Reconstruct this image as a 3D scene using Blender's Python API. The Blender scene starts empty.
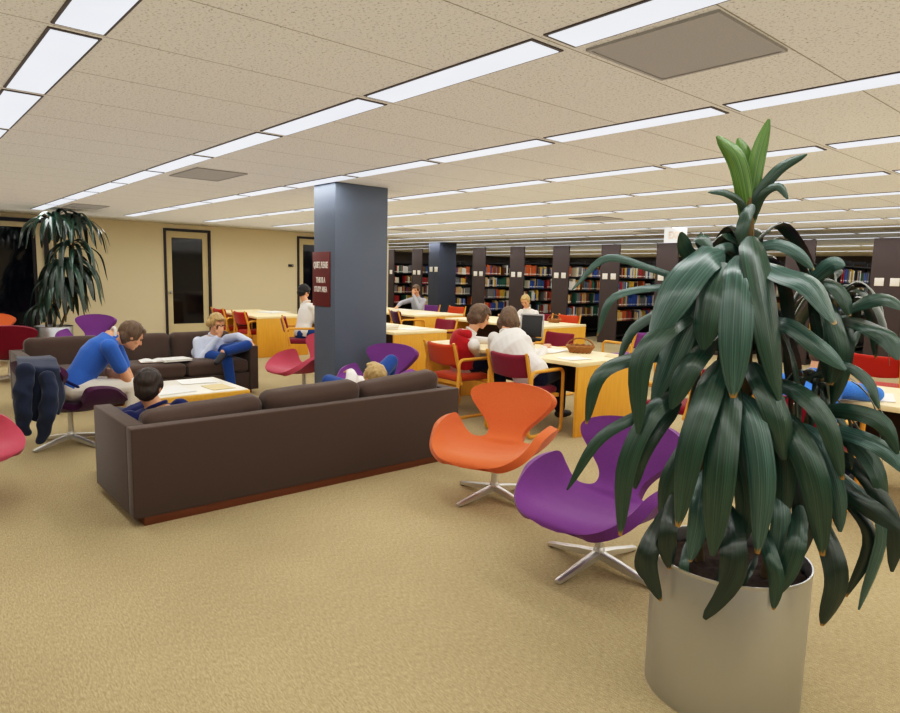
import bpy, bmesh, math, random
from mathutils import Vector, Matrix, noise
random.seed(11)
sc = bpy.context.scene
COL = sc.collection
V = Vector
PI = math.pi

# ------------------------------------------------------------------ camera
FPX, YAW, PITCH, ROLL, EYE = 654.6, -0.8521, -0.1239, 0.0235, 1.56
CEIL = 2.548
fw = V((math.cos(PITCH) * math.sin(YAW), math.cos(PITCH) * math.cos(YAW), math.sin(PITCH)))
rt = fw.cross(V((0, 0, 1))).normalized()
up = rt.cross(fw)
cR = rt * math.cos(ROLL) + up * math.sin(ROLL)
cU = -rt * math.sin(ROLL) + up * math.cos(ROLL)
cam_d = bpy.data.cameras.new('camera')
cam = bpy.data.objects.new('camera', cam_d)
COL.objects.link(cam)
cam.matrix_world = Matrix(((cR.x, cU.x, -fw.x, 0), (cR.y, cU.y, -fw.y, 0), (cR.z, cU.z, -fw.z, EYE), (0, 0, 0, 1)))
cam_d.sensor_fit = 'HORIZONTAL'
cam_d.sensor_width = 36.0
cam_d.lens = 36.0 * FPX / 900.0
cam_d.clip_start = 0.05
cam_d.clip_end = 100
sc.camera = cam
CP = V((0, 0, EYE))

def ray(px, py):
    return fw + cR * ((px - 450) / FPX) - cU * ((py - 356.5) / FPX)
def atz(px, py, z):
    d = ray(px, py); return CP + d * ((z - EYE) / d.z)
def atx(px, py, x):
    d = ray(px, py); return CP + d * (x / d.x)
def aty(px, py, y):
    d = ray(px, py); return CP + d * (y / d.y)
def atd(px, py, dist):
    d = ray(px, py); return CP + d * (dist / math.hypot(d.x, d.y))
def proj(p):
    q = V(p) - CP
    z = q.dot(fw)
    if z <= 0.01: return None
    return (450 + FPX * q.dot(cR) / z, 356.5 - FPX * q.dot(cU) / z, z)

# ------------------------------------------------------------------ materials
def lin(c):
    def f(u):
        u /= 255.0
        return u / 12.92 if u <= 0.04045 else ((u + 0.055) / 1.055) ** 2.4
    return (f(c[0]), f(c[1]), f(c[2]), 1)

def mat_base(name):
    m = bpy.data.materials.new(name); m.use_nodes = True
    nt = m.node_tree
    b = nt.nodes['Principled BSDF']
    return m, nt, b

def node(nt, t, **k):
    n = nt.nodes.new(t)
    for a, v in k.items():
        setattr(n, a, v)
    return n

def mat(name, c, rough=0.6, metal=0.0, nscale=30.0, namt=0.12, bump=0.0, bscale=200.0, stretch=(1, 1, 1), coat=0.0, spec=0.5, sheen=0.0):
    """principled with a noise-driven colour variation and optional bump, object coordinates"""
    m, nt, b = mat_base(name)
    L = nt.links
    tc = node(nt, 'ShaderNodeTexCoord')
    mp = node(nt, 'ShaderNodeMapping'); mp.inputs['Scale'].default_value = stretch
    L.new(tc.outputs['Object'], mp.inputs['Vector'])
    nz = node(nt, 'ShaderNodeTexNoise'); nz.inputs['Scale'].default_value = nscale; nz.inputs['Detail'].default_value = 4
    L.new(mp.outputs['Vector'], nz.inputs['Vector'])
    mx = node(nt, 'ShaderNodeMix', data_type='RGBA')
    cc = lin(c)
    mx.inputs[6].default_value = tuple(max(0, v * (1 - namt)) for v in cc[:3]) + (1,)
    mx.inputs[7].default_value = tuple(min(1, v * (1 + namt)) for v in cc[:3]) + (1,)
    L.new(nz.outputs['Fac'], mx.inputs[0])
    L.new(mx.outputs[2], b.inputs['Base Color'])
    b.inputs['Roughness'].default_value = rough
    b.inputs['Metallic'].default_value = metal
    b.inputs['Specular IOR Level'].default_value = spec
    b.inputs['Coat Weight'].default_value = coat
    if sheen:
        b.inputs['Sheen Weight'].default_value = sheen
        b.inputs['Sheen Roughness'].default_value = 0.4
    if bump:
        n2 = node(nt, 'ShaderNodeTexNoise'); n2.inputs['Scale'].default_value = bscale; n2.inputs['Detail'].default_value = 3
        L.new(mp.outputs['Vector'], n2.inputs['Vector'])
        bp = node(nt, 'ShaderNodeBump'); bp.inputs['Strength'].default_value = bump; bp.inputs['Distance'].default_value = 0.004
        L.new(n2.outputs['Fac'], bp.inputs['Height'])
        L.new(bp.outputs['Normal'], b.inputs['Normal'])
    return m

def fabric(name, c, **k):
    d = dict(rough=0.92, nscale=140, namt=0.16, bump=0.35, bscale=420, spec=0.15, sheen=0.25)
    d.update(k)
    return mat(name, c, **d)

def wood(name, c, axis=0, amt=0.2):
    s = [14, 14, 14]; s[axis] = 1.2
    return mat(name, c, rough=0.42, nscale=3.0, namt=amt, stretch=tuple(s), bump=0.06, bscale=12, spec=0.4)

def emit(name, c, s):
    m, nt, b = mat_base(name)
    b.inputs['Base Color'].default_value = (0.1, 0.1, 0.1, 1)
    b.inputs['Emission Color'].default_value = c + (1,)
    b.inputs['Emission Strength'].default_value = s
    # faint streaking of the diffuser sheet
    tc = node(nt, 'ShaderNodeTexCoord'); nz = node(nt, 'ShaderNodeTexNoise'); nz.inputs['Scale'].default_value = 2.0
    mr = node(nt, 'ShaderNodeMapRange'); mr.inputs[3].default_value = s * 0.93; mr.inputs[4].default_value = s * 1.07
    nt.links.new(tc.outputs['Object'], nz.inputs['Vector']); nt.links.new(nz.outputs['Fac'], mr.inputs[0])
    nt.links.new(mr.outputs[0], b.inputs['Emission Strength'])
    return m

def carpet_mat():
    m, nt, b = mat_base('carpet')
    L = nt.links
    tc = node(nt, 'ShaderNodeTexCoord')
    # looped rows running across the room
    mp = node(nt, 'ShaderNodeMapping'); mp.inputs['Scale'].default_value = (38, 150, 1)
    mp.inputs['Rotation'].default_value = (0, 0, math.radians(8))
    L.new(tc.outputs['Object'], mp.inputs['Vector'])
    n1 = node(nt, 'ShaderNodeTexNoise'); n1.inputs['Scale'].default_value = 1.0; n1.inputs['Detail'].default_value = 5; n1.inputs['Roughness'].default_value = 0.7
    L.new(mp.outputs['Vector'], n1.inputs['Vector'])
    n2 = node(nt, 'ShaderNodeTexNoise'); n2.inputs['Scale'].default_value = 280; n2.inputs['Detail'].default_value = 2
    L.new(tc.outputs['Object'], n2.inputs['Vector'])
    n3 = node(nt, 'ShaderNodeTexNoise'); n3.inputs['Scale'].default_value = 0.7; n3.inputs['Detail'].default_value = 3
    L.new(tc.outputs['Object'], n3.inputs['Vector'])
    ad = node(nt, 'ShaderNodeMath', operation='MULTIPLY_ADD'); ad.inputs[1].default_value = 0.55
    L.new(n1.outputs['Fac'], ad.inputs[0])
    ml = node(nt, 'ShaderNodeMath', operation='MULTIPLY'); ml.inputs[1].default_value = 0.45
    L.new(n2.outputs['Fac'], ml.inputs[0]); L.new(ml.outputs[0], ad.inputs[2])
    cr = node(nt, 'ShaderNodeValToRGB')
    e = cr.color_ramp.elements
    e[0].position = 0.32; e[0].color = lin((134, 117, 87))
    e[1].position = 0.68; e[1].color = lin((214, 197, 157))
    L.new(ad.outputs[0], cr.inputs['Fac'])
    mx = node(nt, 'ShaderNodeMix', data_type='RGBA', blend_type='MULTIPLY')
    mx.inputs[0].default_value = 1.0
    c2 = node(nt, 'ShaderNodeMapRange'); c2.inputs[1].default_value = 0.3; c2.inputs[2].default_value = 0.7; c2.inputs[3].default_value = 0.86; c2.inputs[4].default_value = 1.05
    L.new(n3.outputs['Fac'], c2.inputs[0])
    L.new(cr.outputs['Color'], mx.inputs[6]); L.new(c2.outputs[0], mx.inputs[7])
    L.new(mx.outputs[2], b.inputs['Base Color'])
    b.inputs['Roughness'].default_value = 0.95; b.inputs['Specular IOR Level'].default_value = 0.1
    bp = node(nt, 'ShaderNodeBump'); bp.inputs['Strength'].default_value = 0.5; bp.inputs['Distance'].default_value = 0.006
    L.new(ad.outputs[0], bp.inputs['Height']); L.new(bp.outputs['Normal'], b.inputs['Normal'])
    return m

LINE_Y0, LINE_S = -0.817, 1.523      # light row n lies at LINE_Y0 + LINE_S * n
JOINT_X0, JOINT_T = -1.928, 1.321    # light joints at JOINT_X0 - JOINT_T * k

def ceiling_mat():
    m, nt, b = mat_base('acoustic_tile')
    L = nt.links
    tc = node(nt, 'ShaderNodeTexCoord')
    sp = node(nt, 'ShaderNodeSeparateXYZ'); L.new(tc.outputs['Object'], sp.inputs[0])
    def seam(axis, off, period, half):
        a = node(nt, 'ShaderNodeMath', operation='SUBTRACT'); a.inputs[1].default_value = off; L.new(sp.outputs[axis], a.inputs[0])
        p = node(nt, 'ShaderNodeMath', operation='PINGPONG'); p.inputs[1].default_value = period / 2; L.new(a.outputs[0], p.inputs[0])
        l = node(nt, 'ShaderNodeMath', operation='LESS_THAN'); l.inputs[1].default_value = half; L.new(p.outputs[0], l.inputs[0])
        return l
    s1 = seam(0, JOINT_X0, JOINT_T / 2, 0.0035)
    n1 = node(nt, 'ShaderNodeTexNoise'); n1.inputs['Scale'].default_value = 75; n1.inputs['Detail'].default_value = 4; n1.inputs['Roughness'].default_value = 0.65
    L.new(tc.outputs['Object'], n1.inputs['Vector'])
    cr = node(nt, 'ShaderNodeValToRGB')
    e = cr.color_ramp.elements
    e[0].position = 0.30; e[0].color = lin((146, 140, 126))
    e[1].position = 0.45; e[1].color = lin((216, 213, 204))
    L.new(n1.outputs['Fac'], cr.inputs['Fac'])
    mx = node(nt, 'ShaderNodeMix', data_type='RGBA')
    mx.inputs[7].default_value = lin((120, 108, 86))
    mf = node(nt, 'ShaderNodeMath', operation='MULTIPLY'); mf.inputs[1].default_value = 0.75; L.new(s1.outputs[0], mf.inputs[0])
    L.new(mf.outputs[0], mx.inputs[0]); L.new(cr.outputs['Color'], mx.inputs[6])
    L.new(mx.outputs[2], b.inputs['Base Color'])
    b.inputs['Roughness'].default_value = 0.95; b.inputs['Specular IOR Level'].default_value = 0.05
    bp = node(nt, 'ShaderNodeBump'); bp.inputs['Strength'].default_value = 0.25; bp.inputs['Distance'].default_value = 0.004
    L.new(n1.outputs['Fac'], bp.inputs['Height']); L.new(bp.outputs['Normal'], b.inputs['Normal'])
    return m

def leaf_mat(name, dark, mid, hi):
    m, nt, b = mat_base(name)
    L = nt.links
    uv = node(nt, 'ShaderNodeUVMap')
    mp = node(nt, 'ShaderNodeMapping'); mp.inputs['Scale'].default_value = (22, 1.3, 1)
    L.new(uv.outputs[0], mp.inputs['Vector'])
    n1 = node(nt, 'ShaderNodeTexNoise'); n1.inputs['Scale'].default_value = 1; n1.inputs['Detail'].default_value = 3
    L.new(mp.outputs[0], n1.inputs['Vector'])
    cr = node(nt, 'ShaderNodeValToRGB')
    e = cr.color_ramp.elements
    e[0].position = 0.3; e[0].color = lin(dark)
    e[1].position = 0.72; e[1].color = lin(hi)
    x = cr.color_ramp.elements.new(0.5); x.color = lin(mid)
    L.new(n1.outputs['Fac'], cr.inputs['Fac'])
    sp = node(nt, 'ShaderNodeSeparateXYZ'); L.new(uv.outputs[0], sp.inputs[0])
    # dry tips
    n4 = node(nt, 'ShaderNodeTexNoise'); n4.inputs['Scale'].default_value = 9
    L.new(uv.outputs[0], n4.inputs['Vector'])
    ad = node(nt, 'ShaderNodeMath', operation='MULTIPLY_ADD'); ad.inputs[1].default_value = 0.09; L.new(n4.outputs['Fac'], ad.inputs[0]); L.new(sp.outputs[1], ad.inputs[2])
    gt = node(nt, 'ShaderNodeMapRange'); gt.inputs[1].default_value = 1.02; gt.inputs[2].default_value = 1.035
    L.new(ad.outputs[0], gt.inputs[0])
    mx = node(nt, 'ShaderNodeMix', data_type='RGBA'); mx.inputs[7].default_value = lin((170, 130, 60))
    L.new(gt.outputs[0], mx.inputs[0]); L.new(cr.outputs['Color'], mx.inputs[6])
    L.new(mx.outputs[2], b.inputs['Base Color'])
    b.inputs['Roughness'].default_value = 0.28
    b.inputs['Specular IOR Level'].default_value = 0.7
    b.inputs['Coat Weight'].default_value = 0.3
    b.inputs['Coat Roughness'].default_value = 0.3
    bp = node(nt, 'ShaderNodeBump'); bp.inputs['Strength'].default_value = 0.25; bp.inputs['Distance'].default_value = 0.004
    L.new(n1.outputs['Fac'], bp.inputs['Height']); L.new(bp.outputs['Normal'], b.inputs['Normal'])
    return m

def brushed(name, c, rough=0.3):
    m, nt, b = mat_base(name)
    L = nt.links
    tc = node(nt, 'ShaderNodeTexCoord')
    mp = node(nt, 'ShaderNodeMapping'); mp.inputs['Scale'].default_value = (40, 40, 2)
    L.new(tc.outputs['Object'], mp.inputs['Vector'])
    n1 = node(nt, 'ShaderNodeTexNoise'); n1.inputs['Scale'].default_value = 3; n1.inputs['Detail'].default_value = 3
    L.new(mp.outputs[0], n1.inputs['Vector'])
    mr = node(nt, 'ShaderNodeMapRange'); mr.inputs[3].default_value = rough - 0.07; mr.inputs[4].default_value = rough + 0.1
    L.new(n1.outputs['Fac'], mr.inputs[0]); L.new(mr.outputs[0], b.inputs['Roughness'])
    b.inputs['Base Color'].default_value = lin(c); b.inputs['Metallic'].default_value = 1.0
    return m

M = {
    'carpet': carpet_mat(), 'ceiling': ceiling_mat(),
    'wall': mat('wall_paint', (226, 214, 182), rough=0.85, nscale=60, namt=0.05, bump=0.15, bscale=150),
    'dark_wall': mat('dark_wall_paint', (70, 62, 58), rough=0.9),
    'trim': mat('dark_trim', (38, 33, 40), rough=0.5),
    'door': mat('door_paint', (214, 200, 160), rough=0.6, namt=0.04),
    'night_glass': mat('night_glass', (10, 12, 22), rough=0.06, namt=0.3, nscale=1.5, spec=0.5),
    'header': mat('window_header', (20, 24, 48), rough=0.6),
    'light': emit('light_diffuser', (0.88, 0.92, 1.0), 0.80),
    'light_frame': mat('light_frame', (70, 60, 54), rough=0.6),
    'vent': mat('vent_metal', (158, 155, 150), rough=0.7, nscale=120, namt=0.15, bump=0.3, bscale=300),
    'column': mat('column_paint', (98, 108, 124), rough=0.62, nscale=90, namt=0.1, bump=0.2, bscale=250),
    'column_dark': mat('far_column_paint', (70, 76, 92), rough=0.7, nscale=90, namt=0.1),
    'sign': mat('sign_maroon', (112, 44, 42), rough=0.5, namt=0.06),
    'white': mat('white_lettering', (238, 234, 224), rough=0.6, namt=0.02),
    'exit_sign': emit('exit_sign_face', (1.0, 0.97, 0.9), 0.75),
    'exit_red': mat('exit_lettering', (250, 222, 200), rough=0.6),
    'sofa': fabric('sofa_fabric', (86, 71, 64), namt=0.2, nscale=160),
    'plinth': wood('plinth_wood', (112, 62, 36), axis=1),
    'seam': mat('shadow_gap', (30, 26, 24), rough=0.9),
    'orange': fabric('orange_wool', (212, 112, 66)),
    'purple': fabric('purple_wool', (122, 66, 136)),
    'plum': fabric('plum_wool', (78, 34, 70)),
    'pink': fabric('rose_wool', (190, 84, 102)),
    'crimson': fabric('crimson_wool', (128, 24, 46)),
    'maroon': fabric('maroon_wool', (134, 42, 62)),
    'rust': fabric('rust_wool', (198, 78, 42)),
    'red': fabric('red_wool', (176, 44, 32)),
    'alu': brushed('cast_aluminium', (222, 222, 220), 0.42),
    'steel': brushed('brushed_steel', (196, 200, 206), 0.34),
    'oak': wood('oak_x', (226, 172, 68), axis=0, amt=0.16),
    'oak_y': wood('oak_y', (226, 168, 62), axis=2, amt=0.16),
    'oak_glare': wood('oak_glare', (246, 226, 178), axis=0, amt=0.06),  # glare on the tabletops painted in as a paler oak
    'laminate': mat('white_laminate', (240, 234, 216), rough=0.35, namt=0.03),
    'modesty': mat('dark_apron', (62, 40, 28), rough=0.7),
    'beech': wood('beech_frame', (226, 166, 66), axis=2, amt=0.14),
    'shelf': mat('black_steel', (26, 24, 26), rough=0.5),
    'end_panel': mat('brown_laminate', (72, 60, 60), rough=0.6, nscale=50, namt=0.08),
    'soil': mat('soil', (52, 34, 24), rough=1.0, nscale=60, namt=0.6, bump=1.0, bscale=60),
    'stem': mat('cane', (112, 92, 58), rough=0.8, nscale=30, namt=0.35, bump=0.5, bscale=60),
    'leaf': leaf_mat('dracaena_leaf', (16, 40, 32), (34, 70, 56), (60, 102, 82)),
    'leaf_dark': leaf_mat('dracaena_shaded_leaf', (10, 25, 20), (21, 47, 36), (38, 70, 52)),  # shade low and deep in the crowns put into the leaf colour
    'leaf_sheen': leaf_mat('dracaena_sheen_leaf', (32, 64, 58), (58, 94, 86), (98, 134, 126)),  # ceiling reflection painted as a paler tone, mostly on upper leaves
    'leaf_new': leaf_mat('dracaena_new_leaf', (44, 84, 36), (84, 126, 54), (140, 166, 80)),
    'skin': mat('skin', (222, 166, 130), rough=0.55, nscale=25, namt=0.07),
    'eye': mat('eye', (40, 32, 28), rough=0.2),
    'lip': mat('lip', (170, 92, 82), rough=0.5),
    'hair_dark': mat('dark_hair', (48, 36, 30), rough=0.5, nscale=22, namt=0.5, stretch=(1, 1, 0.35), bump=0.9, bscale=45),
    'hair_brown': mat('brown_hair', (104, 82, 62), rough=0.5, nscale=22, namt=0.45, stretch=(1, 1, 0.35), bump=0.9, bscale=45),
    'hair_blond': mat('blond_hair', (186, 156, 104), rough=0.5, nscale=22, namt=0.45, stretch=(1, 1, 0.35), bump=0.9, bscale=45),
    'hair_black': mat('black_hair', (24, 22, 26), rough=0.5, nscale=22, namt=0.4, bump=0.9, bscale=45),
    'polo': fabric('blue_polo', (66, 112, 196), bump=0.6, bscale=18, namt=0.08),
    'white_cloth': fabric('white_cloth', (232, 228, 222), bump=0.6, bscale=16, namt=0.05),
    'pale_blue': fabric('pale_blue_cloth', (208, 216, 236), bump=0.7, bscale=18, namt=0.06),
    'grey_cloth': fabric('grey_cloth', (176, 178, 186), bump=0.7, bscale=18),
    'beige': fabric('beige_twill', (232, 226, 214), bump=0.6, bscale=14, namt=0.06),
    'navy': fabric('navy_cloth', (34, 40, 92), bump=0.7, bscale=18),
    'jacket': fabric('navy_jacket', (46, 54, 76), bump=0.7, bscale=14, namt=0.2),
    'jeans': fabric('denim', (38, 74, 140), bump=0.7, bscale=16, namt=0.2),
    'dark_jeans': fabric('dark_denim', (28, 34, 62), bump=0.7, bscale=16, namt=0.2),
    'hood_red': fabric('red_hood_cloth', (178, 40, 46), bump=0.7, bscale=18),
    'plaid_blue': fabric('bright_blue_cloth', (74, 132, 226), bump=0.7, bscale=18, namt=0.3),
    'shoe': mat('dark_shoe', (36, 34, 40), rough=0.6),
    'paper': mat('paper', (240, 238, 232), rough=0.8, nscale=40, namt=0.04),
    'paper_tan': mat('paper_tan', (222, 200, 150), rough=0.8, nscale=40, namt=0.05),
    'wicker': mat('wicker', (150, 104, 58), rough=0.8, nscale=60, namt=0.5),
    'grey_trim': mat('grey_trim', (168, 170, 174), rough=0.4),
    'black': mat('black_plastic', (20, 20, 22), rough=0.4),
}

# ------------------------------------------------------------------ mesh helpers
TMP = bpy.data.scenes.new('workbench')          # a side scene in which modifiers are evaluated, removed at the end
def baked(o):
    """mesh of an unlinked object with its modifiers applied"""
    TMP.collection.objects.link(o)
    vl = TMP.view_layers[0]; vl.update()
    me = bpy.data.meshes.new_from_object(o.evaluated_get(vl.depsgraph))
    bpy.data.objects.remove(o)
    return me

def new_bm(): return bmesh.new()

def box(bm, c, s, bev=0.0, seg=2, rot=None):
    """axis box centred at c with full sizes s; optional bevel and rotation matrix"""
    m = Matrix.Translation(V(c)) @ (rot.to_4x4() if rot else Matrix())
    h = [v / 2 for v in s]
    P = [V((x * h[0], y * h[1], z * h[2])) for x in (-1, 1) for y in (-1, 1) for z in (-1, 1)]
    Q = ((0, 1, 3, 2), (4, 6, 7, 5), (0, 4, 5, 1), (2, 3, 7, 6), (0, 2, 6, 4), (1, 5, 7, 3))
    if bev <= 0:
        vs = [bm.verts.new(m @ p) for p in P]
        for q in Q: bm.faces.new([vs[k] for k in q])
        return
    b2 = bmesh.new()
    vs = [b2.verts.new(p) for p in P]
    for q in Q: b2.faces.new([vs[k] for k in q])
    bmesh.ops.bevel(b2, geom=b2.edges[:], offset=bev, segments=seg, affect='EDGES', profile=0.5)
    mp = {v: bm.verts.new(m @ v.co) for v in b2.verts}
    for f in b2.faces: bm.faces.new([mp[v] for v in f.verts])
    b2.free()

def box2(bm, a, b, bev=0.0, seg=2):
    return box(bm, ((a[0] + b[0]) / 2, (a[1] + b[1]) / 2, (a[2] + b[2]) / 2), (abs(b[0] - a[0]), abs(b[1] - a[1]), abs(b[2] - a[2])), bev, seg)

def frames_along(pts):
    n = len(pts); out = []
    t0 = (pts[1] - pts[0]).normalized()
    a = V((0, 0, 1)) if abs(t0.z) < 0.9 else V((1, 0, 0))
    s = t0.cross(a).normalized()
    for i in range(n):
        t = (pts[min(i + 1, n - 1)] - pts[max(i - 1, 0)]).normalized()
        s = (s - t * s.dot(t)).normalized()
        out.append((t, s, t.cross(s)))
    return out

def tube(bm, pts, rad, sides=10, closed=False, cap=True, flat=1.0):
    """swept tube; rad a number or one per point; closed joins the ends"""
    pts = [V(p) for p in pts]
    n = len(pts)
    rs = rad if isinstance(rad, (list, tuple)) else [rad] * n
    if closed:
        fr = []
        t0 = (pts[1] - pts[-1]).normalized()
        nrm = None
        for i in range(n):
            t = (pts[(i + 1) % n] - pts[i - 1]).normalized()
            if nrm is None:
                # plane normal of the loop
                c = sum(pts, V()) / n
                nrm = V()
                for j in range(n):
                    nrm += (pts[j] - c).cross(pts[(j + 1) % n] - c)
                nrm.normalize()
            s = nrm
            fr.append((t, s, t.cross(s).normalized()))
    else:
        fr = frames_along(pts)
    rings = []
    for i in range(n):
        t, s, u = fr[i]
        rings.append([bm.verts.new(pts[i] + (s * math.cos(2 * PI * k / sides) + u * math.sin(2 * PI * k / sides) * flat) * rs[i]) for k in range(sides)])
    for i in range(n if closed else n - 1):
        a, b = rings[i], rings[(i + 1) % n]
        for k in range(sides):
            bm.faces.new((a[k], a[(k + 1) % sides], b[(k + 1) % sides], b[k]))
    if cap and not closed:
        bm.faces.new(rings[0][::-1]); bm.faces.new(rings[-1])
    return rings

def ball(bm, c, r, axes=None, seg=14, rings=10):
    """ellipsoid; r a number or three half-sizes along axes (three unit vectors)"""
    rr = (r, r, r) if not isinstance(r, (tuple, list)) else r
    ax = axes or (V((1, 0, 0)), V((0, 1, 0)), V((0, 0, 1)))
    def P(a, b): return bm.verts.new(V(c) + ax[0] * (math.cos(a) * math.sin(b) * rr[0]) + ax[1] * (math.sin(a) * math.sin(b) * rr[1]) + ax[2] * (math.cos(b) * rr[2]))
    n, s = P(0, 0), P(0, PI)
    R = [[P(2 * PI * k / seg, PI * i / rings) for k in range(seg)] for i in range(1, rings)]
    for k in range(seg):
        k2 = (k + 1) % seg
        bm.faces.new((n, R[0][k], R[0][k2])); bm.faces.new((s, R[-1][k2], R[-1][k]))
        for i in range(rings - 2): bm.faces.new((R[i][k], R[i + 1][k], R[i + 1][k2], R[i][k2]))

def limb(bm, pts, rs, sides=12):
    """tapered limb with rounded joints"""
    pts = [V(p) for p in pts]
    for i in range(len(pts) - 1):
        tube(bm, [pts[i], pts[i].lerp(pts[i + 1], 0.5), pts[i + 1]], [rs[i], (rs[i] + rs[i + 1]) / 2, rs[i + 1]], sides)
    for p, r in zip(pts, rs):
        ball(bm, p, r, seg=12, rings=8)

def loft(bm, rings_def, n=20):
    """closed loft through ellipses (centre, sideVec, frontVec, a, b)"""
    rings = []
    for c, s, f, a, b in rings_def:
        rings.append([bm.verts.new(V(c) + s * math.cos(2 * PI * k / n) * a + f * math.sin(2 * PI * k / n) * b) for k in range(n)])
    for i in range(len(rings) - 1):
        for k in range(n):
            bm.faces.new((rings[i][k], rings[i][(k + 1) % n], rings[i + 1][(k + 1) % n], rings[i + 1][k]))
    bm.faces.new(rings[0][::-1]); bm.faces.new(rings[-1])

def lathe(bm, prof, n=48, c=(0, 0, 0), cap=False):
    rings = []
    for r, z in prof:
        rings.append([bm.verts.new((c[0] + r * math.cos(2 * PI * k / n), c[1] + r * math.sin(2 * PI * k / n), c[2] + z)) for k in range(n)])
    for i in range(len(rings) - 1):
        for k in range(n):
            bm.faces.new((rings[i][k], rings[i][(k + 1) % n], rings[i + 1][(k + 1) % n], rings[i + 1][k]))
    if cap:
        bm.faces.new(rings[0][::-1]); bm.faces.new(rings[-1])

def cushion(bm, c, s, r=0.04, puff=0.02, n=10, rot=None, dent=None):
    """soft rounded box; puff swells the two large faces (normal is the thinnest axis)"""
    b2 = bmesh.new()
    bmesh.ops.create_cube(b2, size=2.0)
    bmesh.ops.subdivide_edges(b2, edges=b2.edges[:], cuts=n, use_grid_fill=True)
    h = [v / 2 for v in s]
    thin = min(range(3), key=lambda i: s[i])
    o = [i for i in range(3) if i != thin]
    m = Matrix.Translation(V(c)) @ (rot.to_4x4() if rot else Matrix())
    mp = {}
    for v in b2.verts:
        # concentrate points towards the edges
        p = [math.copysign(abs(q) ** 0.8, q) * h[i] for i, q in enumerate(v.co)]
        inner = [max(-(h[i] - r), min(h[i] - r, p[i])) for i in range(3)]
        d = V([p[i] - inner[i] for i in range(3)])
        q = V(inner) + (d.normalized() * r if d.length > 1e-6 else d)
        w = (1 - (p[o[0]] / h[o[0]]) ** 2) * (1 - (p[o[1]] / h[o[1]]) ** 2)
        q[thin] += math.copysign(puff, p[thin]) * max(0, w) ** 0.6 if abs(p[thin]) > 1e-6 else 0
        q += V((noise.noise(q * 6 + V(c)), noise.noise(q * 6 + V((5, 1, 2))), noise.noise(q * 6 + V((1, 9, 4))))) * 0.006
        if dent: q = dent(q)
        mp[v] = bm.verts.new(m @ q)
    for f in b2.faces:
        bm.faces.new([mp[v] for v in f.verts])
    b2.free()

def to_mesh(name, bm, m, smooth=40):
    bmesh.ops.recalc_face_normals(bm, faces=bm.faces[:])
    me = bpy.data.meshes.new(name)
    bm.to_mesh(me); bm.free()
    for mm in (m if isinstance(m, (list, tuple)) else [m]):
        me.materials.append(mm)
    if smooth:
        me.polygons.foreach_set('use_smooth', [True] * len(me.polygons))
        if smooth < 180: me.set_sharp_from_angle(angle=math.radians(smooth))
    return me

def obj(name, bm, m, parent=None, smooth=40, loc=None):
    o = bpy.data.objects.new(name, to_mesh(name, bm, m, smooth))
    COL.objects.link(o)
    if parent: o.parent = parent
    if loc is not None: o.location = loc
    return o

def tag(o, label, cat, group=None):
    o['label'] = label; o['category'] = cat
    if group: o['group'] = group
    return o

def thing(name, label, cat, loc=(0, 0, 0), rz=0.0, group=None):
    o = bpy.data.objects.new(name, None); COL.objects.link(o)
    o.empty_display_size = 0.1
    o.location = loc; o.rotation_euler = (0, 0, rz)
    return tag(o, label, cat, group)

def struct(name, bm, m, parent=None, smooth=40):
    o = obj(name, bm, m, parent, smooth)
    if parent is None: o['kind'] = 'structure'
    return o

def dup(root, loc, rz, label, group=None, cat=None, mats=None):
    """a copy of a thing with copies of its parts and sub-parts; mats swaps materials by part name"""
    r = root.copy(); COL.objects.link(r); r.location = loc; r.rotation_euler = (0, 0, rz)
    r['label'] = label
    if group: r['group'] = group
    elif 'group' in r.keys(): del r['group']
    if cat: r['category'] = cat
    def rec(src, dst):
        for ch in list(src.children):
            c = ch.copy(); COL.objects.link(c); c.parent = dst
            base = ch.name.split('.')[0]
            if mats and base in mats:
                key = (ch.data.name, mats[base].name)
                if key not in MESH_VARIANTS:
                    d = ch.data.copy(); d.materials.clear(); d.materials.append(mats[base]); MESH_VARIANTS[key] = d
                c.data = MESH_VARIANTS[key]
            rec(ch, c)
    rec(root, r)
    return r
MESH_VARIANTS = {}

def face_yaw(dx, dy):
    """rotation for a model whose front is -Y so that it faces (dx, dy)"""
    return math.atan2(dy, dx) + PI / 2

ORD = 'zeroth first second third fourth fifth sixth seventh eighth ninth tenth eleventh twelfth thirteenth fourteenth fifteenth sixteenth seventeenth eighteenth nineteenth twentieth'.split()
ORD += ['twenty-' + w for w in ORD[1:10]] + ['thirtieth'] + ['thirty-' + w for w in ORD[1:10]] + ['fortieth'] + ['forty-' + w for w in ORD[1:10]]

# ------------------------------------------------------------------ the room
WX = -15.4          # left (window) wall
WEND = 11.05        # where that wall ends and the stacks open up
YB, YF, XR, XL = -8.0, 26.0, 9.0, -24.0
bm = new_bm(); box2(bm, (XL, YB, -0.12), (XR, YF, 0.0)); struct('floor', bm, M['carpet'], smooth=0)
bm = new_bm(); box2(bm, (XL, YB, CEIL), (XR, YF, CEIL + 0.15)); struct('ceiling', bm, M['ceiling'], smooth=0)
K = -WX / 14.5
D1 = (4.622 * K - 0.02, 5.595 * K)       # door openings along y on the wall, and the window
D2 = (7.702 * K, 8.68 * K)
DTOP = 2.452
WIN = (-6.5, 2.299 * K)
WTOP = 2.30
bm = new_bm()
T = 0.18
def wall_piece(y0, y1, z0, z1): box2(bm, (WX - T, y0, z0), (WX, y1, z1))
wall_piece(YB, WIN[0], 0, CEIL); wall_piece(WIN[0], WIN[1], WTOP, CEIL); wall_piece(WIN[1], D1[0], 0, CEIL)
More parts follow.
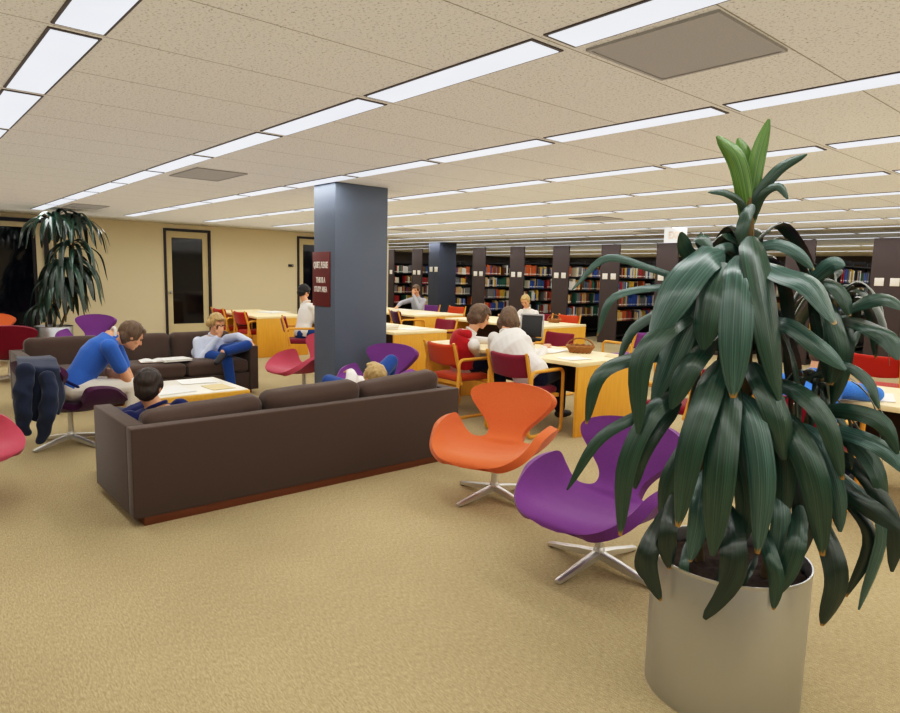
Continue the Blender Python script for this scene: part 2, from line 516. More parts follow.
wall_piece(D1[0], D1[1], DTOP, CEIL); wall_piece(D1[1], D2[0], 0, CEIL); wall_piece(D2[0], D2[1], DTOP, CEIL); wall_piece(D2[1], WEND, 0, CEIL)
struct('wall_left', bm, M['wall'], smooth=0)
bm = new_bm(); box2(bm, (XL, WEND - T, 0), (WX - T, WEND, CEIL)); struct('wall_return', bm, M['wall'], smooth=0)
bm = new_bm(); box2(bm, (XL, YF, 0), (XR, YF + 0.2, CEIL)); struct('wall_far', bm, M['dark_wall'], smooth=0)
bm = new_bm(); box2(bm, (XR, YB, 0), (XR + 0.2, YF, CEIL)); struct('wall_right', bm, M['wall'], smooth=0)
bm = new_bm(); box2(bm, (XL, YB - 0.2, 0), (XR, YB, CEIL)); struct('wall_back', bm, M['wall'], smooth=0)
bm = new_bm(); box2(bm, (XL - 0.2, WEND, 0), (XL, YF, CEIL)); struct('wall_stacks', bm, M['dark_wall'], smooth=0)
bm = new_bm()
for a, b in ((WIN[1] + 0.15, D1[0] - 0.02), (D1[1] + 0.02, D2[0] - 0.02), (D2[1] + 0.02, WEND)):
    box2(bm, (WX, a, 0), (WX + 0.012, b, 0.1))
struct('baseboard_left', bm, M['trim'], smooth=0)

# window: dark night glass with a dark header and a dark mullion
w1 = bpy.data.objects.new('window_1', None); COL.objects.link(w1); w1['kind'] = 'structure'
bm = new_bm(); box2(bm, (WX - 0.10, WIN[0], 0.02), (WX - 0.08, WIN[1], WTOP)); obj('pane', bm, M['night_glass'], w1, 0)
bm = new_bm()
for y in (WIN[0] + 0.03, -4.4, -2.2, 0.1, WIN[1] - 0.03):
    box2(bm, (WX - 0.13, y - 0.03, 0.0), (WX - 0.02, y + 0.03, WTOP))
obj('window_frame', bm, M['trim'], w1, 0)
bm = new_bm(); box2(bm, (WX, WIN[0], WTOP + 0.10), (WX + 0.05, WIN[1] + 0.10, WTOP + 0.17)); obj('curtain_track', bm, M['header'], w1, 0)
bm = new_bm(); box2(bm, (WX, WIN[1] + 0.13, 0), (WX + 0.05, WIN[1] + 0.21, CEIL)); struct('trim_1', bm, M['trim'], smooth=0)

def make_door(n, y0, y1, handle_side):
    d = bpy.data.objects.new('door_%d' % n, None); COL.objects.link(d); d['kind'] = 'structure'
    bm = new_bm(); t = 0.05
    box2(bm, (WX - 0.12, y0, 0), (WX + 0.03, y0 + t, DTOP)); box2(bm, (WX - 0.12, y1 - t, 0), (WX + 0.03, y1, DTOP))
    box2(bm, (WX - 0.12, y0 + t, DTOP - t), (WX + 0.03, y1 - t, DTOP))
    obj('door_frame', bm, M['trim'], d, 0)
    a, b = y0 + t + 0.005, y1 - t - 0.005
    bm = new_bm(); s = 0.125
    box2(bm, (WX - 0.07, a, 0.01), (WX - 0.02, a + s, DTOP - t - 0.005)); box2(bm, (WX - 0.07, b - s, 0.01), (WX - 0.02, b, DTOP - t - 0.005))
    box2(bm, (WX - 0.07, a + s, DTOP - t - 0.15), (WX - 0.02, b - s, DTOP - t - 0.005)); box2(bm, (WX - 0.07, a + s, 0.01), (WX - 0.02, b - s, 0.30))
    obj('door_leaf', bm, M['door'], d, 0)
    bm = new_bm(); box2(bm, (WX - 0.055, a + s, 0.30), (WX - 0.04, b - s, DTOP - t - 0.15)); obj('pane', bm, M['night_glass'], d, 0)
    bm = new_bm(); y = a + s / 2 if handle_side < 0 else b - s / 2
    ball(bm, (WX + 0.04, y, 1.02), 0.03); tube(bm, [(WX - 0.02, y, 1.02), (WX + 0.03, y, 1.02)], 0.012)
    obj('door_handle', bm, M['steel'], d)
make_door(1, D1[0], D1[1], -1)
make_door(2, D2[0], D2[1], 1)

# near column with its sign, far column
CX0, CX1, CY0, CY1 = -6.86, -6.39, 3.86, 4.57
bm = new_bm(); box2(bm, (CX0, CY0, 0), (CX1, CY1, CEIL - 0.001), 0.008); c = struct('column_near', bm, M['column'])
def text_bm(s, size):
    cu = bpy.data.curves.new('t', 'FONT'); cu.body = s; cu.size = size; cu.extrude = 0.002; cu.align_x = 'CENTER'; cu.align_y = 'CENTER'; cu.offset = size * 0.03
    o = bpy.data.objects.new('t', cu)
    me = baked(o)
    b = bmesh.new(); b.from_mesh(me)
    bpy.data.curves.remove(cu); bpy.data.meshes.remove(me)
    return b
sa, sb = aty(313.6, 252, CY0), aty(330.5, 307, CY0)
sx, sz = (sa.x + sb.x) / 2, (sa.z + sb.z) / 2
sw, sh = abs(sb.x - sa.x), abs(sb.z - sa.z)
sg = thing('wall_sign', 'maroon quiet study sign with white lettering on the blue-grey column', 'sign', (sx, CY0, sz))
bm = new_bm(); box(bm, (0, -0.008, 0), (sw, 0.016, sh), 0.003); obj('sign_board', bm, M['sign'], sg)
def letters(s, z, wid, parent, y, m, name='lettering', maxh=0.06):
    b = text_bm(s, 0.1)
    xs = [v.co.x for v in b.verts]; ys = [v.co.y for v in b.verts]
    kx = wid / (max(xs) - min(xs)); ky = min(maxh / (max(ys) - min(ys)), 9)
    cx, cy = (max(xs) + min(xs)) / 2, (max(ys) + min(ys)) / 2
    for v in b.verts:
        v.co = V(((v.co.x - cx) * kx, y + -v.co.z, (v.co.y - cy) * ky + z))
    return obj(name, b, m, parent, 0)
letters('QUIET, PLEASE', sh * 0.25, sw * 0.84, sg, -0.017, M['white'], maxh=0.088)
letters('THIS IS A', -0.01, sw * 0.55, sg, -0.017, M['white'], maxh=0.066)
letters('STUDY AREA', -0.115, sw * 0.76, sg, -0.017, M['white'], maxh=0.066)

# ceiling lights
ROWS = 17
lit_proto = None
def make_light(name, label, x0, x1, y, far):
    w = 0.30; g = 0.045
    t = thing(name, label, 'ceiling light', ((x0 + x1) / 2, y, CEIL), group='fluorescent panels in the ceiling')
    return t
LW = JOINT_T - 0.075
bmd = new_bm(); box(bmd, (0, 0, -0.004), (LW - 0.02, 0.180, 0.008), 0.0)
me_diff = to_mesh('diffuser', bmd, M['light'], 0)
bmf = new_bm()
for s in (-1, 1):
    box(bmf, (0, s * 0.0965, -0.0025), (LW + 0.014, 0.013, 0.005)); box(bmf, (s * (LW / 2 - 0.001), 0, -0.0025), (0.016, 0.180, 0.005))
me_frame = to_mesh('light_frame', bmf, M['light_frame'], 0)
rown = 0
for n in [k for k in range(1, ROWS) if k < 12 or k % 2]:
    rown += 1
    y = LINE_Y0 + LINE_S * n
    seq = []
    for k in range(-12, 18):
        xc = JOINT_X0 - JOINT_T * k - JOINT_T / 2
        if xc - LW / 2 < (WX + 1.05 if y < WEND else XL + 0.5) or xc + LW / 2 > XR - 0.2: continue
        vis = False
        for dx in (-0.6, 0, 0.6):
            for dy in (-0.15, 0.15):
                q = proj((xc + dx, y + dy, CEIL))
                if q and -5 < q[0] < 905 and -5 < q[1] < 718: vis = True
        near = False
        if vis or near: seq.append((xc, vis))
    seq.sort()
    i = 0
    for xc, vis in seq:
        i += 1
        if vis:
            lab = 'white fluorescent ceiling panel, %s from the left in the %s row overhead' % (ORD[i], ORD[rown])
        else:
            lab = 'white fluorescent ceiling panel overhead beyond the edge of the view'
        t = make_light('ceiling_light', lab, xc - LW / 2, xc + LW / 2, y, n > 8)
        o = bpy.data.objects.new('diffuser', me_diff); COL.objects.link(o); o.parent = t
        if n < 13:
            o = bpy.data.objects.new('light_frame', me_frame); COL.objects.link(o); o.parent = t

# ceiling vents
def vent(x0, x1, y0, y1, label):
    t = thing('ceiling_vent', label, 'vent', ((x0 + x1) / 2, (y0 + y1) / 2, CEIL), group='air vents in the ceiling')
    w, d = abs(x1 - x0), abs(y1 - y0)
    bm = new_bm(); box(bm, (0, 0, -0.004), (w - 0.03, d - 0.03, 0.008)); obj('vent_panel', bm, M['vent'], t, 0)
    bm = new_bm()
    for s in (-1, 1):
        box(bm, (s * (w / 2 - 0.008), 0, -0.006), (0.016, d, 0.012)); box(bm, (0, s * (d / 2 - 0.008), -0.006), (w - 0.032, 0.016, 0.012))
    obj('vent_frame', bm, M['light_frame'] if False else M['vent'], t, 0)
vent(-1.88, -1.28, 2.385, 2.99, 'large square grey air vent in the ceiling above the potted plant')
vent(-7.40, -6.60, 2.43, 2.95, 'grey air vent in the ceiling just left of the blue-grey column')
vent(-12.7, -11.9, 2.43, 2.95, 'grey air vent in the ceiling near the tall plant by the dark window')
for p, lab in (((584, 217), 'grey air vent in the ceiling in front of the stacks, right of centre'), ((398, 229), 'small far grey air vent in the ceiling right of the blue-grey column top'), ((648, 230.5), 'far grey air vent in the ceiling left of the white exit box')):
    q = atz(p[0], p[1], CEIL)
    n = round((q.y - LINE_Y0) / LINE_S - 0.5)
    yy = LINE_Y0 + LINE_S * (n + 0.5)
    vent(q.x - 0.33, q.x + 0.33, yy - 0.3, yy + 0.3, lab)

# exit sign hanging from the ceiling
q = atz(676, 227, CEIL)
ex = thing('exit_sign', 'pale lit exit box hanging from the ceiling behind the potted plant top', 'sign', (q.x, q.y, CEIL))
wE = 18.5 / FPX * q.y * 1.25; hE = 14 / FPX * (V(q) - CP).length * 0.95
ex.rotation_euler = (0, 0, 0.55)
bm = new_bm(); box(bm, (0, 0, -0.02 - hE / 2), (wE, 0.09, hE), 0.008); obj('sign_box', bm, M['exit_sign'], ex)
bm = new_bm(); box(bm, (0, 0, -0.01), (wE * 0.5, 0.06, 0.02)); obj('mount', bm, M['white'], ex)
letters('EXIT', -0.02 - hE / 2, wE * 0.6, ex, -0.047, M['exit_red'], maxh=hE * 0.5)

# thermostat on the wall
q = atx(290.5, 265.5, WX)
t = thing('thermostat', 'small dark thermostat on the beige wall beside the second door', 'thermostat', (WX, q.y, q.z))
bm = new_bm(); box(bm, (0.02, 0, 0), (0.04, 0.13, 0.06), 0.006); obj('housing', bm, M['trim'], t)
bm = new_bm(); tube(bm, [(0.04, 0.03, 0), (0.05, 0.03, 0)], 0.015); obj('dial', bm, M['grey_trim'], t)

# ------------------------------------------------------------------ stacks
SY = 13.35
PW = 0.53
PX = [-18.82, -17.28, -14.35, -12.82, -11.28, -9.76, -8.25, -6.84, -5.43, -3.95, -2.45]   # left edges of the end panels
PNAME = ['far left dark end panel behind the blue-grey column', 'dark end panel left of the far column', 'dark end panel just right of the far column',
         'second dark end panel right of the far column', 'third dark end panel right of the far column', 'fourth dark end panel right of the far column',
         'fifth dark end panel right of the far column', 'sixth dark end panel right of the far column', 'seventh dark end panel right of the far column',
         'eighth dark end panel right of the far column', 'ninth dark end panel right of the far column']
SHELF_Z = [0.20, 0.55, 0.90, 1.245, 1.59]
BAY = 0.92
NB = 5
def make_range(x, label):
    t = thing('book_stack', label, 'bookcase', (x + PW / 2, SY, 0), group='library book stacks')
    bm = new_bm(); box(bm, (0, 0.02, 1.19), (PW, 0.04, 2.38), 0.004); obj('end_panel', bm, M['end_panel'], t)
    d = PW / 2 - 0.01
    for i, z in enumerate(SHELF_Z + [1.94]):
        bm = new_bm(); box2(bm, (-d, 0.04, z - 0.025), (d, 0.04 + NB * BAY, z)); obj('shelf' if i < 5 else 'canopy', bm, M['shelf'], t, 0)
    bm = new_bm(); box2(bm, (-0.01, 0.04, 0.0), (0.01, 0.04 + NB * BAY, 1.92)); obj('back_panel', bm, M['shelf'], t, 0)
    for k in range(NB + 1):
        bm = new_bm(); y = 0.05 + k * BAY
        box2(bm, (-0.03, y, 0), (0.03, y + 0.04, 2.02)); box2(bm, (-d, y, 2.02), (d, y + 0.03, 2.05))
        obj('upright', bm, M['shelf'], t, 0)
    bm = new_bm(); box2(bm, (-d, 0.04, 0), (d, 0.04 + NB * BAY, 0.10)); obj('kick_base', bm, M['shelf'], t, 0)
    for s in (-1, 1):
        bm = new_bm(); box(bm, (s * 0.12, -0.005, 1.615), (0.145, 0.01, 0.14), 0.003); obj('range_sign', bm, M['white'], t)
    return t
rg = None
for x, nm in zip(PX, PNAME):
    if rg is None: rg = make_range(x, 'black steel book stack with the ' + nm)
    else: dup(rg, (x + PW / 2, SY, 0), 0, 'black steel book stack with the ' + nm, 'library book stacks')
bm = new_bm(); box2(bm, (-15.98, 13.0, 0), (-15.47, 13.7, CEIL - 0.001), 0.008); struct('column_far', bm, M['column_dark'])
for s in (-0.12, 0.12):
    bm = new_bm(); box(bm, (-15.725 + s, 12.995, 1.72), (0.14, 0.01, 0.15), 0.003)
    tag(obj('range_sign', bm, M['white']), 'white range card on the far dark column, %s one of two' % ('left' if s < 0 else 'right'), 'sign')

# books: on the faces of the stacks that look towards the reading room
BOOKC = [('red', (176, 46, 46)), ('blue', (52, 90, 168)), ('green', (52, 110, 88)), ('tan', (210, 180, 130)), ('cream', (240, 230, 204)), ('brown', (134, 80, 50)),
         ('orange', (206, 104, 46)), ('black', (34, 32, 36)), ('white', (232, 230, 224)), ('grey', (132, 130, 130)), ('yellow', (222, 184, 70))]
BM = {n: mat('book_cloth_' + n, c, rough=0.6, namt=0.1, nscale=40) for n, c in BOOKC}
rb = random.Random(5)
books = []      # (range, shelf, order, colour, centre, size)
for ri, x in enumerate(PX):
    xf = x + PW - 0.012
    nxt = PX[ri + 1] if ri + 1 < len(PX) else 9
    depth_vis = min(NB * BAY - 0.1, 1.5 + (0.55 if nxt - x > 2 else 0) + max(0, (x + 12) * 0.26))
    for si, z in enumerate(SHELF_Z):
        if si == 0: continue
        y = SY + 0.06; od = 0
        while y < SY + depth_vis:
            if rb.random() < 0.045: y += rb.uniform(0.06, 0.28)
            hgt = rb.uniform(0.2, 0.285)
            run = rb.randint(1, 5); c = rb.choice(BOOKC)[0]
            if rb.random() < 0.55: run = 1
            for _ in range(run):
                w = rb.uniform(0.024, 0.058)
                h = min(hgt + rb.uniform(-0.02, 0.02), 0.3)
                dd = rb.uniform(0.16, 0.215)
                # keep clear of the upright posts
                od += 1
                books.append((ri, si, od, c, V((xf - 0.012 - rb.uniform(0, 0.02) - dd / 2, y + w / 2, z)), (dd, w, h)))
                y += w + 0.002
bcube = {}
def book_mesh(dd, w, h, c):
    key = (round(dd, 2), round(w, 2), round(h, 2), c)
    if key in bcube: return bcube[key]
    bm = new_bm()
    dd, w, h = key[0], max(key[1], 0.02), key[2]
    # cover boards, rounded spine and page block
    box2(bm, (-dd / 2, -w / 2, 0), (dd / 2 - 0.006, -w / 2 + 0.003, h)); box2(bm, (-dd / 2, w / 2 - 0.003, 0), (dd / 2 - 0.006, w / 2, h))
    n = 6; v0 = []
    for k in range(n + 1):
        a = -PI / 2 + PI * k / n
        v0.append((dd / 2 - 0.008 + 0.008 * math.cos(a), w / 2 * math.sin(a)))
    lo = [bm.verts.new((p[0], p[1], 0)) for p in v0]; hi = [bm.verts.new((p[0], p[1], h)) for p in v0]
    for k in range(n): bm.faces.new((lo[k], lo[k + 1], hi[k + 1], hi[k]))
    bm.faces.new(lo); bm.faces.new(hi)
    nf = len(bm.faces)
    box2(bm, (-dd / 2 + 0.006, -w / 2 + 0.003, 0.004), (dd / 2 - 0.008, w / 2 - 0.003, h - 0.005))
    # a pale call-number label near the foot of the spine
    z = 0.03
    box2(bm, (dd / 2 - 0.002, -w * 0.33, z), (dd / 2 + 0.0008, w * 0.33, z + 0.028))
    bm.faces.ensure_lookup_table()
    for f in bm.faces[nf:]: f.material_index = 1
    me = to_mesh('book', bm, [BM[c], M['paper']], 0)
    bcube[key] = me
    return me
SHNAME = {4: 'top', 3: 'second', 2: 'third', 1: 'fourth'}
def place_books(scored):
    """the 300 that show largest are single things; what is left is one mass"""
    pick = set(i for _, i in scored[:300])
    order = {}
    for i, (ri, si, od, c, p, s) in enumerate(books):
        if i in pick:
            k = order[(ri, si)] = order.get((ri, si), 0) + 1
            o = bpy.data.objects.new('book', book_mesh(*s, c)); COL.objects.link(o); o.location = p
            side = PNAME[ri].replace('dark ', '').replace(' of the far column', ' of far column').replace(' behind the blue-grey column', ' behind column')
            tag(o, '%s book, %s along the %s shelf by the %s' % (c, ORD[od] if od < len(ORD) else 'far', SHNAME[si], side), 'book', 'books on the library stacks')
    bm = new_bm(); mats = [BM[n] for n, _ in BOOKC] + [M['paper']]
    idx = {n: k for k, (n, _) in enumerate(BOOKC)}
    for i, (ri, si, od, c, p, s) in enumerate(books):
        if i in pick: continue
        n0 = len(bm.faces)
        box(bm, (p.x, p.y, p.z + s[2] / 2), s)
        n1 = len(bm.faces)
        box2(bm, (p.x + s[0] / 2 - 0.002, p.y - s[1] * 0.33, p.z + 0.03), (p.x + s[0] / 2 + 0.0008, p.y + s[1] * 0.33, p.z + 0.058))
        bm.faces.ensure_lookup_table()
        for f in bm.faces[n0:n1]: f.material_index = idx[c]
        for f in bm.faces[n1:]: f.material_index = len(BOOKC)
    o = obj('books', bm, mats, smooth=0)
    o['kind'] = 'stuff'; tag(o, 'remaining tightly packed books deeper along the library stacks', 'books')

# ------------------------------------------------------------------ sofas (model: back along +X side at x=0, front towards -X, length along Y from 0)
def make_sofa(label, L, D, loc, rz, tilts):
    t = thing('sofa', label, 'sofa', loc, rz, 'brown sofas around the coffee table')
    H, B, Z0 = 0.61, 0.11, 0.055
    bm = new_bm(); box2(bm, (-B, 0, Z0), (0, L, H), 0.009, 3); obj('back_panel', bm, M['sofa'], t)
    for y in (0, L - B):
        bm = new_bm(); box2(bm, (-D, y, Z0), (-B + 0.002, y + B, H), 0.009, 3); obj('arm', bm, M['sofa'], t)
    bm = new_bm(); box2(bm, (-D + 0.02, B, Z0), (-B, L - B, 0.27), 0.008); obj('seat_base', bm, M['sofa'], t)
    bm = new_bm(); box2(bm, (-D + 0.08, 0.06, 0.0), (-0.012, L - 0.06, Z0 + 0.004), 0.003); obj('plinth', bm, M['plinth'], t)
    W = (L - 2 * B) / 3
    for k in range(3):
        y = B + W * (k + 0.5)
        bm = new_bm(); cushion(bm, (-(B + D) / 2 - 0.01, y, 0.355), (D - B - 0.03, W - 0.012, 0.17), 0.05, 0.018); obj('seat_cushion', bm, M['sofa'], t)
        cx, cz, ax, ang, sk = tilts[k]
        R3 = Matrix.Rotation(ang, 3, 'Y') @ Matrix.Rotation(ax, 3, 'X')
        bm = new_bm(); cushion(bm, (cx, y, cz), (0.19, W - 0.01, 0.40), 0.07, 0.02, rot=R3); obj('back_cushion', bm, M['sofa'], t)
    return t
# near sofa: its back to the camera; each back cushion leans and slumps in its own way (x, z, roll, recline)
make_sofa('long dark brown sofa with its back to the camera, in front of the column', 2.60, 0.89, (-4.07, 1.075, 0), 0,
          [(-0.225, 0.492, 0.055, 0.18, 0), (-0.21, 0.532, 0.03, 0.13, 0), (-0.215, 0.535, 0.075, 0.15, 0)])
make_sofa('brown sofa facing the camera behind the coffee table, with the reading person', 2.55, 0.87, (-8.72, 3.615, 0), PI,
          [(-0.23, 0.56, 0, 0.15, 0), (-0.23, 0.56, 0, 0.15, 0), (-0.23, 0.56, 0, 0.15, 0)])

# ------------------------------------------------------------------ swan chairs (model faces -Y)
def swan_shell():
    bm = new_bm()
    # spine: (y, z) from the front lip over the seat, up the back to its top
    SW_ = [(-0.374, 0.318, 0.05), (-0.364, 0.350, 0.20), (-0.30, 0.378, 0.305), (-0.19, 0.378, 0.385), (-0.08, 0.372, 0.425), (0.02, 0.370, 0.437), (0.080, 0.374, 0.432), (0.122, 0.380, 0.405), (0.154, 0.387, 0.325),
           (0.180, 0.397, 0.165), (0.215, 0.425, 0.135), (0.248, 0.475, 0.152), (0.276, 0.538, 0.212), (0.302, 0.598, 0.270), (0.326, 0.650, 0.310), (0.345, 0.695, 0.325), (0.358, 0.728, 0.305), (0.367, 0.753, 0.250), (0.372, 0.772, 0.165), (0.374, 0.782, 0.04)]
    SP = [(a, b) for a, b, c in SW_]; W_ = [c for a, b, c in SW_]
    def cat(P, u):
        n = len(P) - 1; x = u * n; i = min(int(x), n - 1); f = x - i
        p0, p1, p2, p3 = P[max(i - 1, 0)], P[i], P[i + 1], P[min(i + 2, n)]
        def c(a, b, cc, d): return 0.5 * (2 * b + (cc - a) * f + (2 * a - 5 * b + 4 * cc - d) * f * f + (3 * b - a - 3 * cc + d) * f ** 3)
        return tuple(c(a, b, cc, d) for a, b, cc, d in zip(p0, p1, p2, p3)) if isinstance(p0, tuple) else c(p0, p1, p2, p3)
    NT, NU = 76, 36
    rows = []
    for i in range(NT + 1):
        t = i / NT
        y, z = cat(SP, t); w = max(0.03, cat(W_, t))
        q0, q1 = min(1, max(0, (t - 0.02) / 0.2)), min(1, max(0, (t - 0.412) / 0.065))
        arm = q0 * q0 * (3 - 2 * q0) * (1 - q1 * q1 * (3 - 2 * q1))      # how strongly this row belongs to the wings
        back = min(1, max(0, (t - 0.53) / 0.2))
        row = []
        for j in range(NU + 1):
            u = -1 + 2 * j / NU
            # arc length along the row, wings curl upwards
            s = abs(u) * w
            sg = 1 if u >= 0 else -1
            flat = 0.17
            if s <= flat or arm < 0.02:
                x, h = s, 0.0
            else:
                r = 0.22
                a = min((s - flat) / r, 2.2) * min(1, arm * 1.15)
                k = 1 / max(min(1, arm * 1.15), 0.02)
                x = flat + r * math.sin(a) * k if a < PI / 2 else flat + r * k * (1 + 0.0 * (a - PI / 2))
                h = r * (1 - math.cos(a)) * k
            e = (abs(u)) ** 2
            px = sg * x
            py = y - 0.045 + arm * h * 0.50 - back * 0.055 * (s / 0.33) ** 2
            pz = z + h * 1.28
            # shallow dish of the seat
            pz -= 0.02 * arm * max(0, 1 - (s / 0.2) ** 2)
            row.append(bm.verts.new((px, py, pz)))
        rows.append(row)
    for i in range(NT):
        for j in range(NU):
            bm.faces.new((rows[i][j], rows[i][j + 1], rows[i + 1][j + 1], rows[i + 1][j]))
    o = bpy.data.objects.new('t', bpy.data.meshes.new('t'))
    bm.to_mesh(o.data); bm.free()
    md = o.modifiers.new('s', 'SOLIDIFY'); md.thickness = 0.058; md.offset = -1.0 if True else 0
    md = o.modifiers.new('b', 'BEVEL'); md.width = 0.016; md.segments = 3; md.limit_method = 'ANGLE'; md.angle_limit = math.radians(50)
    md = o.modifiers.new('m', 'SUBSURF'); md.levels = 1; md.render_levels = 1
    me = baked(o)
    me.polygons.foreach_set('use_smooth', [True] * len(me.polygons))
    return me
SWAN = swan_shell()
def make_swan(label, loc, rz, m, base_rz=0.0, group='swan lounge chairs'):
    t = thing('swan_chair', label, 'lounge chair', loc, rz, group)
    me = SWAN.copy(); me.materials.clear(); me.materials.append(m)
    o = bpy.data.objects.new('shell', me); COL.objects.link(o); o.parent = t
    bm = new_bm(); tube(bm, [(0, 0.02, 0.085), (0, 0.02, 0.25), (0, 0.02, 0.33)], [0.024, 0.022, 0.022], 16)
    lathe(bm, [(0.03, 0.058), (0.034, 0.075), (0.03, 0.1), (0.022, 0.112)], 20, (0, 0.02, 0), True)
    obj('pedestal', bm, M['alu'], t)
    bm = new_bm(); lathe(bm, [(0.10, 0.300), (0.12, 0.315)], 20, (0, 0.02, 0), True); obj('seat_plate', bm, M['black'], t)
    for k in range(4):
        a = base_rz + PI / 2 * k
        d = V((math.cos(a), math.sin(a), 0)); s = V((-d.y, d.x, 0)); c = V((0, 0.02, 0))
        bm = new_bm()
        rings = []
        for r, w, z0, z1 in ((0.015, 0.024, 0.05, 0.092), (0.12, 0.022, 0.035, 0.074), (0.25, 0.020, 0.016, 0.046), (0.335, 0.019, 0.006, 0.028), (0.35, 0.014, 0.006, 0.022)):
            p = c + d * r
            rings.append([bm.verts.new(p + s * (sx * w) + V((0, 0, z))) for sx, z in ((-1, z0), (1, z0), (1, z1 - 0.006), (0.5, z1), (-0.5, z1), (-1, z1 - 0.006))])
        for i in range(len(rings) - 1):
            for j in range(6): bm.faces.new((rings[i][j], rings[i][(j + 1) % 6], rings[i + 1][(j + 1) % 6], rings[i + 1][j]))
        bm.faces.new(rings[0]); bm.faces.new(rings[-1])
        lg = obj('leg', bm, M['alu'], t)
        bm = new_bm(); tube(bm, [c + d * 0.325 + V((0, 0, 0.0)), c + d * 0.325 + V((0, 0, 0.008))], 0.014, 12); obj('glide', bm, M['black'], lg)
    return t
swan_far = make_swan
SW = 'swan lounge chairs'
make_swan('bright orange swan chair on a cross base beside the near sofa end', (-3.165, 3.2, 0), face_yaw(0.33, -0.94), M['orange'], -face_yaw(0.33, -0.94))
make_swan('large purple swan chair nearest the potted plant', (-2.02, 2.86, 0), face_yaw(0.02, -1.0), M['purple'], -face_yaw(0.02, -1))
make_swan('plum swan chair under the person in the blue polo, jacket on its back', (-6.46, 1.23, 0), face_yaw(-0.40, 0.92), M['plum'], 0.46 - face_yaw(-0.40, 0.92))
make_swan('rose pink swan chair cut by the left edge of the photo', (-5.21, 0.24, 0), face_yaw(0.75, 0.66), M['pink'], 0.50 - face_yaw(0.75, 0.66))
make_swan('dark crimson swan chair seen from behind at the far sofa end', (-10.45, 1.28, 0), face_yaw(-0.98, 0.15), M['crimson'], 0.2)
make_swan('orange swan chair half hidden behind the dark crimson one', (-12.45, 1.28, 0), face_yaw(0.9, -0.2), M['orange'], 0.4)
make_swan('purple swan chair behind the far sofa near the tall floor plant', (-11.75, 2.50, 0), face_yaw(0.75, -0.66), M['purple'], 0.3)
make_swan('rose pink swan chair tucked behind the left of the blue-grey column', (-7.38, 3.99, 0), face_yaw(0.05, -1.0), M['pink'], 0.1)
make_swan('purple swan chair behind the near sofa, right of the blue-grey column', (-5.82, 4.05, 0), face_yaw(0.35, -0.93), M['purple'], 0.2)

# ------------------------------------------------------------------ bentwood armchairs (model faces -Y)
def make_armchair(name, label, loc, rz, m):
    t = thing(name, label, 'armchair', loc, rz, 'bentwood library armchairs')
    bm = new_bm(); cushion(bm, (0, -0.01, 0.435), (0.46, 0.47, 0.07), 0.03, 0.012, n=8); obj('seat', bm, m, t)
    # padded back, gently curved
    bm = new_bm()
    R3 = Matrix.Rotation(math.radians(-14), 3, 'X')
    def bend(q):
        q.y += 0.05 * (1 - (q.x / 0.24) ** 2) - 0.02; return q
    cushion(bm, (0, 0.262, 0.70), (0.475, 0.05, 0.235), 0.022, 0.006, n=10, rot=R3, dent=bend); obj('backrest', bm, m, t)
    for s in (-1, 1):
        x = s * 0.272
        def arc(c, r, a0, a1, n=5): return [(x, c[0] + r * math.cos(a0 + (a1 - a0) * k / n), c[1] + r * math.sin(a0 + (a1 - a0) * k / n)) for k in range(n + 1)]
        pts = []
        pts += arc((-0.20, 0.59), 0.06, PI / 2, PI)                        # arm into front leg
        pts += arc((-0.20, 0.075), 0.06, PI, 1.5 * PI)                     # front leg into runner
        pts += arc((0.22, 0.075), 0.06, 1.5 * PI, 2 * PI - 0.15)           # runner into rear leg
        pts += [(x, 0.265, 0.3), (x, 0.25, 0.5)]
        pts += arc((0.19, 0.59), 0.06, 0.1, PI / 2)
        bm = new_bm(); tube(bm, pts, 0.0185, 8, closed=True); obj('side_frame', bm, M['beech'], t)
        bm = new_bm(); tube(bm, [(s * 0.248, 0.20, 0.40), (s * 0.25, 0.235, 0.55), (s * 0.25, 0.275, 0.70), (s * 0.25, 0.315, 0.835)], [0.017, 0.019, 0.019, 0.015], 8); obj('back_post', bm, M['beech'], t)
    for y in (-0.2, 0.2):
        bm = new_bm(); box(bm, (0, y, 0.385), (0.535, 0.035, 0.04), 0.006); obj('seat_rail', bm, M['beech'], t)
    return t
UPH = {}
def arm_colors(m): return {'seat': m, 'backrest': m}
A0 = make_armchair('library_armchair', 'rust orange armchair of the person with the red hood', (-5.46, 4.92, 0), PI, M['rust'])
def armchair(label, x, y, rz, m):
    return dup(A0, (x, y, 0), rz, label, 'bentwood library armchairs', mats=arm_colors(m))
armchair('maroon armchair under the long-haired person in the white sweater', -4.43, 4.90, PI + 0.06, M['maroon'])
armchair('maroon armchair left of the column under the person in the white shirt', -9.68, 5.22, face_yaw(0.45, 0.89), M['maroon'])
armchair('red armchair at the far left table, nearer the table end', -11.45, 5.20, PI + 0.05, M['red'])
armchair('red armchair at the far left table, nearer the door', -12.42, 5.20, PI + 0.05, M['red'])
armchair('deep purple armchair at the far table with the person in grey', -10.62, 8.12, PI - 0.25, M['plum'])
armchair('orange armchair across the far table, right of the person in grey', -11.62, 10.1, 0.15, M['rust'])
armchair('maroon armchair across the middle table, beyond the red hood', -8.38, 6.95, 0.0, M['maroon'])
armchair('maroon armchair across the main table, facing the camera', -5.72, 6.72, 0.0, M['maroon'])
armchair('orange armchair across the right far table, beyond the wire basket', -8.30, 10.15, 0.1, M['rust'])
armchair('purple armchair left of the potted plant, beyond the main table', -5.45, 8.25, face_yaw(-1, 0.1), M['purple'])
armchair('dark maroon armchair glimpsed through the leaves at the main table end', -3.05, 5.40, face_yaw(-1, -0.1), M['crimson'])
armchair('maroon armchair under the person in bright blue behind the plant', -1.74, 4.86, PI, M['crimson'])
